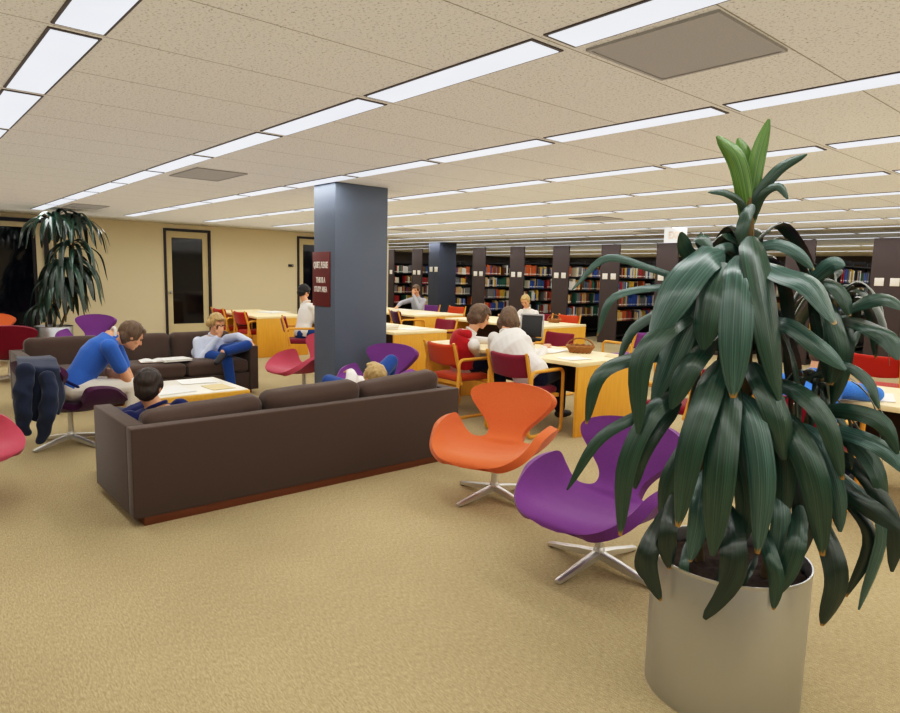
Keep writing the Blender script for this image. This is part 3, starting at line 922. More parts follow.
armchair('red armchair at the right edge of the photo beyond the table', -2.25, 8.30, PI, M['red'])

# ------------------------------------------------------------------ study tables: thick top, slab ends, dark apron (x0..x1, y0..y1)
def make_table(label, x0, x1, y0, y1):
    L, W = x1 - x0, y1 - y0
    t = thing('study_table', label, 'table', ((x0 + x1) / 2, (y0 + y1) / 2, 0), group='long oak study tables')
    bm = new_bm(); box(bm, (0, 0, 0.72), (L, W, 0.04), 0.004); obj('tabletop', bm, M['oak_glare'], t)
    for s in (-1, 1):
        bm = new_bm(); box(bm, (s * (L / 2 - 0.022), 0, 0.35), (0.036, W - 0.004, 0.70), 0.003); obj('end_panel', bm, M['oak_y'], t)
    bm = new_bm(); box(bm, (0, 0.0, 0.52), (L - 0.085, 0.03, 0.355), 0.002); obj('apron', bm, M['modesty'], t)
    return t
make_table('main oak study table where two people share a book, right of centre', -6.25, -3.90, 5.07, 6.09)
make_table('oak study table right behind the blue-grey column, bare slab end showing', -9.75, -7.42, 5.44, 6.42)
make_table('far left oak study table below the beige wall, white sheet on top', -13.15, -11.04, 5.07, 6.09)
make_table('far oak study table where the person in grey reads before the stacks', -13.0, -10.33, 8.09, 9.38)
make_table('far oak study table of the person in white before the stacks', -9.55, -7.19, 8.2, 9.5)
make_table('oak study table at the right edge behind the potted plant', -1.95, 0.45, 5.17, 6.15)

# coffee table: oak box with a white laminate top
ct = thing('coffee_table', 'low square oak coffee table with a white top between the two sofas', 'coffee table', (-6.49, 2.23, 0))
bm = new_bm(); box(bm, (0, 0, 0.365), (0.92, 0.92, 0.07), 0.004); obj('table_edge', bm, M['oak'], ct)
bm = new_bm(); box(bm, (0, 0, 0.404), (0.89, 0.89, 0.010), 0.002); obj('tabletop', bm, M['laminate'], ct)
for a in (-1, 1):
    for b in (-1, 1):
        bm = new_bm(); box(bm, (a * 0.42, b * 0.42, 0.166), (0.07, 0.07, 0.332), 0.004); obj('leg', bm, M['oak_y'], ct)

# ------------------------------------------------------------------ papers, books and small things on the tables
def sheet(label, c, w, d, rz, z, m='paper', name='paper_sheet', cat='paper', h=0.004, group=None, curl=0.004):
    bm = new_bm(); n = 6
    top = [[bm.verts.new(((i / n - 0.5) * w, (j / n - 0.5) * d, h + curl * (abs(i / n - 0.5) * 2) ** 3)) for j in range(n + 1)] for i in range(n + 1)]
    bot = [[bm.verts.new((v.co.x, v.co.y, max(0.0, v.co.z - h))) for v in r] for r in top]
    for i in range(n):
        for j in range(n):
            bm.faces.new((top[i][j], top[i + 1][j], top[i + 1][j + 1], top[i][j + 1])); bm.faces.new((bot[i][j], bot[i][j + 1], bot[i + 1][j + 1], bot[i + 1][j]))
    for i in range(n):
        bm.faces.new((top[i][0], bot[i][0], bot[i + 1][0], top[i + 1][0])); bm.faces.new((top[i][n], top[i + 1][n], bot[i + 1][n], bot[i][n]))
        bm.faces.new((top[0][i], top[0][i + 1], bot[0][i + 1], bot[0][i])); bm.faces.new((top[n][i], bot[n][i], bot[n][i + 1], top[n][i + 1]))
    o = obj(name, bm, M[m]); o.location = (c[0], c[1], z); o.rotation_euler = (0, 0, rz)
    return tag(o, label, cat, group)

def open_book(label, c, rz, z, w=0.22, h=0.29):
    t = thing('open_book', label, 'book', (c[0], c[1], z), rz)
    bm = new_bm()
    for s in (-1, 1):
        n = 8; prev = None
        for k in range(n + 1):
            x = s * w * k / n; zz = 0.006 + 0.022 * math.sin(PI * min(1, k / n * 1.1) * 0.9) * (1 - 0.4 * k / n)
            cur = [bm.verts.new((x, y, q)) for y, q in ((-h / 2, 0.003), (h / 2, 0.003), (h / 2, zz), (-h / 2, zz))]
            if prev:
                for j in range(4): bm.faces.new((prev[j], prev[(j + 1) % 4], cur[(j + 1) % 4], cur[j]))
            else: bm.faces.new(cur)
            prev = cur
        bm.faces.new(prev)
    obj('pages', bm, M['paper'], t, 60)
    bm = new_bm(); box(bm, (0, 0, 0.0015), (2 * w + 0.012, h + 0.012, 0.003)); obj('cover', bm, BM['brown'], t, 0)
    return t

def closed_book(label, c, rz, z, w=0.17, h=0.24, th=0.03, col='blue', group=None):
    t = thing('book', label, 'book', (c[0], c[1], z), rz, group)
    bm = new_bm(); box2(bm, (-w / 2, -h / 2, 0), (w / 2, h / 2, 0.004)); box2(bm, (-w / 2, -h / 2, th - 0.004), (w / 2, h / 2, th)); box2(bm, (-w / 2, -h / 2, 0.004), (-w / 2 + 0.005, h / 2, th - 0.004))
    obj('cover', bm, BM[col], t, 0)
    bm = new_bm(); box2(bm, (-w / 2 + 0.005, -h / 2 + 0.004, 0.004), (w / 2 - 0.005, h / 2 - 0.004, th - 0.004)); obj('pages', bm, M['paper'], t, 0)
    return t

CTZ = 0.409
sheet('white newspaper page on the coffee table, nearest the dark-haired sitter', (-6.35, 2.02), 0.42, 0.36, 0.1, CTZ)
sheet('pale sheet on the coffee table corner facing the far sofa', (-6.72, 2.42), 0.30, 0.34, -0.12, CTZ)
sheet('cream sheet on the coffee table near its right edge', (-6.28, 2.47), 0.30, 0.22, 0.05, CTZ, m='paper_tan')
q = atz(186, 364.5, 0.46)
closed_book('white closed book lying on the far sofa seat beside the reader', (min(q.x, -8.06), q.y), 0.1, 0.462, 0.26, 0.34, 0.025, 'white')
q = atz(163, 364, 0.47)
open_book('open pale book lying on the far sofa seat, left of the white book', (min(q.x, -8.10), q.y), 1.4, 0.462, 0.15, 0.24)

TT = 0.741
q = atz(274, 312.5, TT)
sheet('white sheet lying on the far left study table', (q.x, q.y), 0.42, 0.5, 0.3, TT, h=0.012)
q = atz(391, 325, 0.8)
for k in range(2):
    closed_book('%s book in the pile on the table right of the column, %s from its foot' % (('tan', 'cream', 'brown', 'grey', 'white')[k], ORD[k + 1]), (-7.85 + 0.01 * k, 5.62 + 0.012 * (k % 2)), 0.15 * (k % 3), TT + 0.036 * k, 0.2, 0.27, 0.035, ('tan', 'cream', 'brown', 'grey', 'white')[k], 'book pile on the middle table')
sheet('white sheets lying on the table right of the column', (-7.75, 6.05), 0.3, 0.42, 0.2, TT)
sheet('white paper on the main table, right of the white sweater', (-4.75, 5.62), 0.30, 0.42, 0.25, TT)
sheet('second white paper on the main table, nearer its front edge', (-4.15, 5.32), 0.22, 0.29, -0.2, TT)
sheet('white page at the right end of the main table', (-4.05, 5.9), 0.22, 0.28, 0.5, TT, m='paper_tan')
open_book('open book shared by the two people at the main table', (-5.05, 5.42), 0.2, TT)
q = atz(543, 317, 0.76)
sheet('white papers on the far right table before the person in white', (-7.75, 8.75), 0.5, 0.36, 0.2, TT)
sheet('open white pages before the person in grey', (-12.0, 9.1), 0.45, 0.32, 0.15, TT)
sheet('white papers on the far table end of the person in grey', (-10.75, 8.7), 0.4, 0.4, 0.3, TT)
sheet('cream paper on the table behind the potted plant', (-1.55, 5.5), 0.3, 0.42, 0.3, TT)

def basket(label, c, z, r=0.17, h=0.10, m='wicker', sx=1.5):
    t = thing('wicker_basket', label, 'basket', (c[0], c[1], z), 0.5)
    bm = new_bm()
    n = 26
    for lev in range(5):                      # woven hoops
        zz = 0.012 + h * lev / 4; rr = r * (0.75 + 0.25 * lev / 4)
        tube(bm, [(sx * rr * math.cos(2 * PI * k / n), rr * math.sin(2 * PI * k / n), zz + 0.005 * (-1) ** k) for k in range(n)], 0.010 if lev < 4 else 0.014, 6, closed=True)
    for k in range(n):
        a = 2 * PI * k / n
        tube(bm, [(sx * r * 0.75 * math.cos(a), r * 0.75 * math.sin(a), 0.005), (sx * r * math.cos(a), r * math.sin(a), h + 0.012)], 0.006, 5)
    obj('weave', bm, M[m], t)
    bm = new_bm(); lathe(bm, [(0.0, 0.004), (r * 0.76, 0.004), (r * 0.76, 0.01), (0.0, 0.01)], 24)
    for v in bm.verts: v.co.x *= sx
    obj('bottom', bm, M[m], t)
    bm = new_bm(); tube(bm, [(sx * r * math.cos(PI * k / 12), 0, h + 0.10 * math.sin(PI * k / 12)) for k in range(13)], 0.009, 6); obj('handle', bm, M[m], t)
    return t
q = atz(580, 350, 0.77)
basket('brown wicker basket on the right part of the main table', (q.x, q.y), TT, 0.10, 0.06)
q = atz(554, 321, 0.77)
basket('small dark wicker basket on the far right table before the orange chair', (q.x, q.y), TT, 0.08, 0.045)

# black case with a light rim standing open on the main table
q = atz(530, 340, TT)
cs = thing('display_case', 'open black case with a pale grey rim on the main table behind the white sweater', 'case', (q.x, q.y, TT), 0.62)
R3 = Matrix.Rotation(math.radians(-16), 3, 'X')
bm = new_bm(); box(bm, (0, 0.0, 0.012), (0.30, 0.22, 0.024), 0.006); obj('case_base', bm, M['black'], cs)
bm = new_bm(); box(bm, (0, 0.15, 0.17), (0.27, 0.02, 0.28), 0.004, rot=R3); obj('lid', bm, M['black'], cs)
bm = new_bm()
for a, b in (((0, 0.150, 0.325), (0.31, 0.03, 0.022)), ((-0.148, 0.15, 0.17), (0.018, 0.03, 0.30)), ((0.148, 0.15, 0.17), (0.018, 0.03, 0.30))):
    p = R3 @ (V(a) - V((0, 0.15, 0.17))) + V((0, 0.15, 0.17)); box(bm, p, b, 0.003, rot=R3)
obj('rim', bm, M['grey_trim'], cs)


# ------------------------------------------------------------------ people
def fuse(name, bm, m, voxel, smooth_it=4, parent=None, inflate=0.0):
    """one continuous surface out of overlapping closed volumes"""
    bmesh.ops.recalc_face_normals(bm, faces=bm.faces[:])
    o = bpy.data.objects.new('t', bpy.data.meshes.new('t'))
    bm.to_mesh(o.data); bm.free()
    r = o.modifiers.new('r', 'REMESH'); r.mode = 'VOXEL'; r.voxel_size = voxel; r.use_smooth_shade = True
    if smooth_it:
        s = o.modifiers.new('s', 'SMOOTH'); s.factor = 0.5; s.iterations = smooth_it
    if inflate:
        d = o.modifiers.new('d', 'DISPLACE'); d.strength = inflate; d.mid_level = 0.0
    me = baked(o)
    me.name = name
    me.polygons.foreach_set('use_smooth', [True] * len(me.polygons))
    me.materials.clear(); me.materials.append(m)
    ob = bpy.data.objects.new(name, me); COL.objects.link(ob)
    if parent: ob.parent = parent
    return ob

def hand(bm, wr, d, palm_n, side, curl=0.5):
    """palm, four unequal curled fingers and a thumb leaving the side of the palm"""
    d = d.normalized(); n = (palm_n - d * palm_n.dot(d)).normalized(); s = d.cross(n).normalized() * side
    c = wr + d * 0.045
    ball(bm, c, (0.040, 0.048, 0.017), (s, d, n), 12, 8)
    for k, (off, ln) in enumerate(((0.030, 0.068), (0.010, 0.078), (-0.010, 0.073), (-0.029, 0.058))):
        p = c + d * 0.035 + s * off
        a = curl * (0.9 + 0.12 * k); pts = [p]; dd = d.copy()
        for j, f in enumerate((0.42, 0.33, 0.25)):
            dd = (d * math.cos(a * (j + 0.6)) + n * math.sin(a * (j + 0.6)))
            pts.append(pts[-1] + dd * ln * f)
        limb(bm, pts, [0.0095, 0.009, 0.0082, 0.007], 8)
    p = c + s * 0.030 - d * 0.018
    limb(bm, [p, p + (s * 0.7 + d * 0.6 + n * 0.25) * 0.032, p + (s * 0.75 + d * 1.5 + n * 0.6) * 0.036], [0.012, 0.0105, 0.008], 8)

def pose(hip, F, lean=0.15, headlean=None, sc_=1.0, **ov):
    """joint positions of a seated figure facing F (horizontal); any joint can be overridden"""
    F = V((F[0], F[1], 0)).normalized(); Rv = V((F.y, -F.x, 0)); U = V((0, 0, 1))
    hip = V(hip); S = U * math.cos(lean) + F * math.sin(lean)
    hl = lean + 0.1 if headlean is None else headlean
    S2 = U * math.cos(hl) + F * math.sin(hl)
    J = {'F': F, 'R': Rv, 'S': S, 'pel': hip, 'chest': hip + S * 0.30 * sc_, 'sh': hip + S * 0.46 * sc_, 'neck': hip + S * 0.52 * sc_}
    J['head'] = J['neck'] + S2 * 0.155 * sc_ + F * 0.02
    J['hF'] = (F * math.cos(hl) - U * math.sin(hl)); J['hU'] = S2
    for n, s in (('L', -1), ('R', 1)):
        J['sh' + n] = J['sh'] + Rv * s * 0.175 * sc_
        J['el' + n] = J['sh' + n] - S * 0.26 * sc_ + F * 0.08 + Rv * s * 0.04
        J['wr' + n] = J['el' + n] + (F * 0.22 - Rv * s * 0.06 + U * 0.02) * sc_
        J['hp' + n] = hip + Rv * s * 0.09
        J['kn' + n] = hip + F * 0.43 * sc_ + Rv * s * 0.12 + U * 0.02
        J['an' + n] = J['kn' + n] - U * 0.42 * sc_ + F * 0.02
        J['toe' + n] = F + Rv * s * 0.25
        J['pn' + n] = -U
        J['cu' + n] = 0.5
    for k, v in ov.items(): J[k] = V(v) if isinstance(v, (tuple, list)) else v
    return J

def torso_rings(J, g=0.0, lo=0, hi=6, wide=1.0):
    F, S = J['F'], None
    p, c, s, n = J['pel'], J['chest'], J['sh'], J['neck']
    w = J.get('width', 1.0) * wide
    def fr(t):
        t = t.normalized(); sd = (J['shR'] - J['shL']); sd = (sd - t * sd.dot(t)).normalized()
        return sd, t.cross(sd)
    d0 = (c - p); d1 = (n - c)
    pd = J['R']
    r = []
    s0, f0 = fr(d0); s1, f1 = fr(d0 + d1); s2, f2 = fr(d1)
    r.append((p - d0.normalized() * 0.07, s0, f0, (0.15 + g) * w, 0.105 + g))
    r.append((p, s0, f0, (0.168 + g) * w, 0.118 + g))
    r.append((p + d0 * 0.5, s0, f0, (0.142 + g) * w, 0.102 + g))
    r.append((c, s1, f1, (0.162 + g) * w, 0.115 + g))
    r.append((c.lerp(s, 0.6), s2, f2, (0.172 + g) * w, 0.112 + g))
    r.append((s, s2, f2, (0.152 + g) * w, 0.085 + g))
    r.append((s.lerp(n, 0.65), s2, f2, 0.085 + g, 0.066 + g))
    r.append((n, s2, f2, 0.056 + g * 0.5, 0.056 + g * 0.5))
    return r[lo:hi + 1]

def person(label, J, hair, top, bottom, long_sleeve=True, voxel=0.009, hair_len=0.0, glasses=False, top_name='shirt', bottom_name='trousers', shoes=True, legs=True, hands=True, extra=None, hair_vol=1.0, belt=None, face=True, group=None):
    t = thing('person', label, 'person', tuple(J['pel'].xy) + (0,), group=group)
    inv = Matrix.Translation(-V((J['pel'].x, J['pel'].y, 0)))
    J = {k: (inv @ v if isinstance(v, V) and k[:2] in ('pe', 'ch', 'sh', 'ne', 'he', 'el', 'wr', 'hp', 'kn', 'an') else v) for k, v in J.items()}
    hF, hU = J['hF'].normalized(), J['hU']; hU = (hU - hF * hU.dot(hF)).normalized(); hR = hF.cross(hU)
    hc = J['head']
    # ---- body
    bm = new_bm()
    loft(bm, torso_rings(J, 0.0, 0, 7))
    limb(bm, [J['neck'] - J['S'] * 0.03, hc - hU * 0.05 - hF * 0.015], [0.058, 0.054])
    # head: skull, jaw, nose, brow, chin, ears
    ball(bm, hc + hU * 0.02 - hF * 0.008, (0.076, 0.096, 0.098), (hR, hF, hU), 18, 14)
    ball(bm, hc - hU * 0.045 + hF * 0.022, (0.058, 0.068, 0.068), (hR, hF, hU), 16, 12)
    ball(bm, hc - hU * 0.092 + hF * 0.062, (0.026, 0.024, 0.022), (hR, hF, hU))
    limb(bm, [hc + hU * 0.012 + hF * 0.086, hc - hU * 0.026 + hF * 0.106], [0.009, 0.0135], 8)
    ball(bm, hc - hU * 0.030 + hF * 0.092, (0.020, 0.014, 0.010), (hR, hF, hU))
    ball(bm, hc - hU * 0.062 + hF * 0.084, (0.026, 0.010, 0.011), (hR, hF, hU))
    for s in (-1, 1):
        ball(bm, hc + hR * s * 0.032 + hU * 0.026 + hF * 0.078, (0.024, 0.012, 0.010), (hR, hF, hU))
        ball(bm, hc + hR * s * 0.077 - hU * 0.008 - hF * 0.008, (0.010, 0.021, 0.033), (hR, hF, hU))
        ball(bm, hc + hR * s * 0.046 - hU * 0.026 + hF * 0.058, (0.022, 0.022, 0.024), (hR, hF, hU))
    for n, sd in (('L', -1), ('R', 1)):
        limb(bm, [J['sh' + n], J['el' + n], J['wr' + n]], [0.050, 0.041, 0.029])
        d = J['wr' + n] - J['el' + n]
        limb(bm, [J['el' + n].lerp(J['wr' + n], 0.02), J['el' + n].lerp(J['wr' + n], 0.35)], [0.042, 0.044])
        if hands: hand(bm, J['wr' + n], J.get('hd' + n, d), J['pn' + n], -sd if (J['pn' + n].z < 0) else sd, J['cu' + n])
        if legs:
            limb(bm, [J['hp' + n], J['kn' + n], J['an' + n]], [0.080, 0.052, 0.038])
    body = fuse('body', bm, M['skin'], voxel, 3, t)
    # ---- shirt
    bm = new_bm()
    loft(bm, torso_rings(J, 0.016, 0 if not belt else 1, 6))
    ball(bm, J['neck'] - J['S'] * 0.035, (0.088, 0.075, 0.04), (J['R'], J['F'], J['S']))
    for n in 'LR':
        if long_sleeve:
            limb(bm, [J['sh' + n], J['el' + n], J['wr' + n].lerp(J['el' + n], 0.10)], [0.070, 0.056, 0.042])
        else:
            limb(bm, [J['sh' + n], J['sh' + n].lerp(J['el' + n], 0.62)], [0.072, 0.064])
    if extra: extra(bm, J)
    fuse(top_name, bm, M[top], voxel * 1.1, 3, t)
    # collar
    bm = new_bm(); cpos = J['neck'] + J['S'] * 0.012
    ax = (J['head'] - J['neck']).normalized(); a = (J['R'] - ax * J['R'].dot(ax)).normalized(); b = ax.cross(a); cpos = J['neck'] + ax * 0.002
    tube(bm, [cpos + a * math.cos(2 * PI * k / 16) * 0.064 + b * math.sin(2 * PI * k / 16) * 0.060 for k in range(16)], 0.013, 8, closed=True)
    obj('collar', bm, M[J.get('collar', top)], t)
    # ---- trousers and shoes
    bm = new_bm()
    loft(bm, torso_rings(J, 0.012, 0, 1))
    ball(bm, J['pel'] - V((0, 0, 0.05)), (0.150, 0.115, 0.08), (J['R'], J['F'], V((0, 0, 1))))
    if legs:
        for n in 'LR':
            limb(bm, [J['hp' + n], J['kn' + n], J['an' + n].lerp(J['kn' + n], 0.08)], [0.096, 0.070, 0.060])
    fuse(bottom_name, bm, M[bottom], voxel * 1.1, 3, t)
    if belt:
        bm = new_bm(); r = torso_rings(J, 0.004, 1, 1)[0]
        c = r[0] + (J['chest'] - J['pel']).normalized() * 0.03
        tube(bm, [c + r[1] * math.cos(2 * PI * k / 24) * r[3] + r[2] * math.sin(2 * PI * k / 24) * r[4] for k in range(24)], 0.015, 8, closed=True)
        obj('belt', bm, M[belt], t)
    if shoes and legs:
        for n in 'LR':
            an = J['an' + n]; d = J['toe' + n].normalized(); q = J.get('sole' + n, V((0, 0, -1)))
            bm = new_bm()
            ball(bm, an + q * 0.035 - d * 0.01, (0.042, 0.055, 0.045), (d.cross(q).normalized(), d, q))
            limb(bm, [an + q * 0.04, an + q * 0.048 + d * 0.10, an + q * 0.052 + d * 0.165], [0.044, 0.043, 0.034])
            fuse('shoe', bm, M['shoe'], voxel, 2, t)
    # ---- hair
    bm = new_bm()
    v = hair_vol
    ball(bm, hc + hU * 0.034 - hF * 0.020, (0.090 * v, 0.104 * v, 0.098 * v), (hR, hF, hU), 20, 16)
    ball(bm, hc - hU * 0.020 - hF * 0.048, (0.080 * v, 0.064 * v, 0.085 * v), (hR, hF, hU), 16, 12)
    ball(bm, hc + hU * 0.088 + hF * 0.042, (0.066 * v, 0.046, 0.026), (hR, hF, hU), 14, 10)
    for s in (-1, 1):
        ball(bm, hc + hR * s * 0.076 + hU * 0.024 + hF * 0.008, (0.016, 0.042, 0.045), (hR, hF, hU))
        if hair_len:
            dn = V((0, 0, -1)) * 0.75 - hU * 0.25
            limb(bm, [hc + hR * s * 0.062 - hF * 0.03, hc + hR * s * 0.078 - hF * 0.04 + dn * hair_len * 0.55, hc + hR * s * 0.06 - hF * 0.05 + dn * hair_len], [0.048, 0.052, 0.030])
    if hair_len:
        dn = V((0, 0, -1)) * 0.75 - hU * 0.25
        limb(bm, [hc - hF * 0.065, hc - hF * 0.085 + dn * hair_len * 0.55, hc - hF * 0.085 + dn * hair_len], [0.075, 0.078, 0.045])
    b0 = bm
    o = fuse('hair', b0, M[hair], voxel * 0.9, 2, t)
    # cut the hair away from the face and roughen it into locks
    me = o.data
    b = bmesh.new(); b.from_mesh(me)
    for vv in b.verts:
        p = vv.co - hc
        f, u, r_ = p.dot(hF), p.dot(hU), abs(p.dot(hR))
        if f > 0.052 and u < 0.066: vv.co -= hF * (f - 0.052) * 0.98
        w = noise.noise(V((p.dot(hR) * 60, f * 60, u * 14))) * 0.006 + noise.noise(p * 24) * 0.004
        vv.co += vv.normal * w
    b.to_mesh(me); b.free()
    # ---- face details
    if face:
        for s in (-1, 1):
            bm = new_bm(); ball(bm, hc + hR * s * 0.031 + hU * 0.006 + hF * 0.0795, (0.013, 0.009, 0.0075), (hR, hF, hU), 10, 8); obj('eye', bm, M['eye'], t)
            bm = new_bm(); limb(bm, [hc + hR * s * 0.016 + hU * 0.028 + hF * 0.092, hc + hR * s * 0.046 + hU * 0.030 + hF * 0.082], [0.004, 0.003], 6); obj('eyebrow', bm, M[hair], t)
        bm = new_bm(); ball(bm, hc - hU * 0.062 + hF * 0.090, (0.022, 0.006, 0.006), (hR, hF, hU), 10, 8); obj('mouth', bm, M['lip'], t)
    if glasses:
        bm = new_bm()
        for s in (-1, 1):
            c = hc + hR * s * 0.033 + hU * 0.004 + hF * 0.104
            tube(bm, [c + hR * math.cos(2 * PI * k / 14) * 0.026 + hU * math.sin(2 * PI * k / 14) * 0.021 for k in range(14)], 0.0028, 6, closed=True)
            tube(bm, [c + hR * s * 0.026, hc + hR * s * 0.082 + hU * 0.01 + hF * 0.01], 0.0022, 6)
        tube(bm, [hc - hR * 0.008 + hF * 0.106 + hU * 0.006, hc + hR * 0.008 + hF * 0.106 + hU * 0.006], 0.0025, 6)
        obj('glasses', bm, M['black'], t)
    return t

# man in the blue polo, in profile, elbows on his thighs, reading
X1 = -6.42
h = atx(73, 390, X1)
h.z = max(h.z, 0.50)
nk = atx(113, 334, X1); hd = atx(131.5, 336, X1)
knR = atx(134, 386, X1 + 0.14); knL = atx(131, 384, X1 - 0.16)
J = pose(h, (0.06, 1.0), 0.80, 1.0,
         chest=h.lerp(nk, 0.56) + V((0, -0.01, 0.012)), sh=h.lerp(nk, 0.86) + V((0, 0.0, -0.01)), neck=nk, head=hd,
         hF=(0.04, 0.84, -0.54), hU=(0, 0.54, 0.84),
         shR=atx(109, 347, X1 + 0.20), shL=atx(113, 343, X1 - 0.19), elR=atx(127, 379, X1 + 0.16), elL=atx(129, 377, X1 - 0.16),
         wrR=atx(113, 374.5, X1 + 0.02), wrL=atx(117, 374, X1 - 0.06), knR=knR, knL=knL,
         anR=V((X1 + 0.12, knR.y - 0.04, 0.09)), anL=V((X1 - 0.16, knL.y + 0.10, 0.09)), collar='white_cloth', pnR=(-1, 0, 0.1), pnL=(1, 0, 0.1), cuR=0.9, cuL=0.9)
person('person in a blue polo shirt and beige trousers bent over in a plum swan chair', J, 'hair_brown', 'polo', 'beige', False, 0.008, 0.0, belt='navy', hair_vol=1.08)

# dark-haired sitter sunk into the near sofa, seen from behind
X2 = -4.62
hd = atx(148, 387, X2)
h = V((-4.70, hd.y + 0.01, 0.50))
J = pose(h, (-1, 0.10), -0.22, -0.05, head=hd, neck=hd + V((0.045, 0.04, -0.125)), sh=hd + V((0.03, 0.07, -0.165)), chest=hd + V((0.02, 0.05, -0.32)),
         hF=(-0.86, 0.40, -0.30), hU=(-0.22, 0.22, 0.95), shL=hd + V((0.02, -0.130, -0.21)), shR=hd + V((0.02, 0.20, -0.165)), width=1.2,
         elL=hd + V((-0.10, -0.18, -0.42)), elR=hd + V((-0.10, 0.25, -0.40)), wrL=hd + V((-0.34, -0.06, -0.36)), wrR=hd + V((-0.34, 0.14, -0.36)))
J['pel'] = V((-4.78, hd.y + 0.02, 0.50))
for n, s in (('L', -1), ('R', 1)):
    J['hp' + n] = J['pel'] + V((0, s * 0.09, 0)); J['kn' + n] = J['pel'] + V((-0.44, s * 0.11, -0.03)); J['an' + n] = J['pel'] + V((-0.46, s * 0.11, -0.40))
person('dark-haired person in a navy shirt slumped on the near sofa, back to camera', J, 'hair_dark', 'navy', 'dark_jeans', True, 0.008, 0.0)

# reader on the far sofa, legs crossed
X3 = -8.36
h = V((-8.40, 0, 0.475)); h.y = atx(207, 358, -8.3).y
hd = atx(217, 323, -8.22)
J = pose(h, (1, 0.10), 0.10, 0.3, head=hd, neck=hd + V((-0.06, -0.015, -0.155)), sh=hd + V((-0.09, -0.03, -0.225)), chest=hd + V((-0.11, -0.05, -0.37)),
         hF=(0.88, 0.16, -0.44), hU=(0.42, 0.05, 0.9))
J['shR'] = J['sh'] + V((0.0, -0.18, -0.015)); J['shL'] = J['sh'] + V((0.02, 0.19, 0.0)); J['width'] = 1.05
J['elR'] = J['shR'] + V((0.10, -0.03, -0.25)); J['wrR'] = hd + V((0.10, -0.015, -0.155)); J['hdR'] = V((0.1, 0.25, 1)); J['pnR'] = V((-1, 0.2, 0)); J['cuR'] = 0.8
J['elL'] = atx(238, 336.5, -8.12); J['wrL'] = atx(250.5, 342, -7.95); J['hdL'] = V((0.6, 0.2, -0.5)); J['pnL'] = V((0.2, -0.4, -0.9))
J['hpL'] = h + V((0.02, 0.10, 0)); J['hpR'] = h + V((0.02, -0.08, 0))
J['knR'] = atx(227, 359, -7.86); J['anR'] = V((-7.78, J['knR'].y + 0.02, 0.09)); J['toeR'] = V((1, 0.0, 0))
J['knL'] = atx(247, 345.5, -7.90); J['anL'] = atx(223.5, 352, -7.74); J['toeL'] = V((0.55, -0.65, -0.35)); J['soleL'] = V((0.2, -0.3, -0.9))
J['collar'] = 'pale_blue'
person('blond person with glasses in a pale shirt and jeans, legs crossed on far sofa', J, 'hair_blond', 'pale_blue', 'jeans', True, 0.009, 0.03, True)

# person lying low in the near sofa: top of the head and a raised knee show
X9 = -4.60
hd = atx(374, 376.5, X9)
h = V((-4.86, hd.y + 0.02, 0.50))
kn = atx(391, 361.5, -5.12)
J = pose(h, (-1, 0.0), -0.55, -0.35, head=hd, neck=hd + V((-0.07, 0, -0.15)), sh=hd + V((-0.08, 0, -0.20)), chest=hd + V((-0.14, 0, -0.26)), hF=(-0.9, 0.0, 0.35), hU=(0.35, 0, 0.9))
J['pel'] = V((-4.90, hd.y + 0.03, 0.51))
J['shL'] = J['sh'] + V((0, -0.17, 0.0)); J['shR'] = J['sh'] + V((0, 0.17, 0.0))
J['elL'] = atx(352, 378, -4.85); J['wrL'] = J['elL'] + V((-0.18, 0.10, 0.02)); J['elR'] = J['shR'] + V((-0.18, 0.06, -0.12)); J['wrR'] = J['elR'] + V((-0.18, -0.10, 0.02))
J['hpL'] = J['pel'] + V((0, -0.09, 0)); J['hpR'] = J['pel'] + V((0, 0.09, 0))
J['knR'] = kn; J['anR'] = kn + V((-0.16, 0.02, -0.40)); J['knL'] = J['pel'] + V((-0.36, -0.08, 0.04)); J['anL'] = J['knL'] + V((-0.1, 0.02, -0.42))
person('blond person in a white shirt lying low in the near sofa, one denim knee raised', J, 'hair_blond', 'white_cloth', 'jeans', True, 0.009, 0.0)

# red hood and white sweater at the main table, heads together
hd = aty(480.5, 317.5, 5.10)
h = V((-5.48, 4.98, 0.55))
J = pose(h, (0.30, 0.95), 0.38, 0.6, head=hd, hF=(0.62, 0.70, -0.42), hU=(0.15, 0.45, 0.88))
J['neck'] = hd + V((-0.05, -0.09, -0.15)); J['sh'] = hd + V((-0.09, -0.13, -0.21)); J['chest'] = h.lerp(J['sh'], 0.62) + V((0, -0.03, 0.02))
J['shR'] = aty(474, 345, 4.90); J['shL'] = J['sh'] + V((-0.17, 0.06, 0))
J['elR'] = aty(475, 356, 5.12); J['wrR'] = V((-5.08, 5.38, 0.80)); J['elL'] = V((-5.72, 5.26, 0.80)); J['wrL'] = V((-5.42, 5.42, 0.80))
def red_hood(bm, J): pass
P6 = person('person with curly brown hair, red hood vest and white sleeves at main table', J, 'hair_brown', 'white_cloth', 'dark_jeans', True, 0.009, 0.07, hair_vol=1.24, top_name='blouse')
inv = V((J['pel'].x, J['pel'].y, 0))
bm = new_bm()
Jl = {k: (v - inv if isinstance(v, V) and k[:2] in ('pe', 'ch', 'sh', 'ne') else v) for k, v in J.items()}
loft(bm, torso_rings(Jl, 0.034, 1, 5))
fuse('vest', bm, M['hood_red'], 0.011, 3, P6)
bm = new_bm(); n_ = Jl['neck'] - J['S'] * 0.035 - J['F'] * 0.06
for k in range(9):
    a = PI * (0.05 + 0.9 * k / 8); p = n_ + J['R'] * math.cos(a) * 0.10 - J['F'] * math.sin(a) * 0.055
    ball(bm, p, (0.045, 0.045, 0.055))
fuse('hood', bm, M['hood_red'], 0.010, 3, P6)

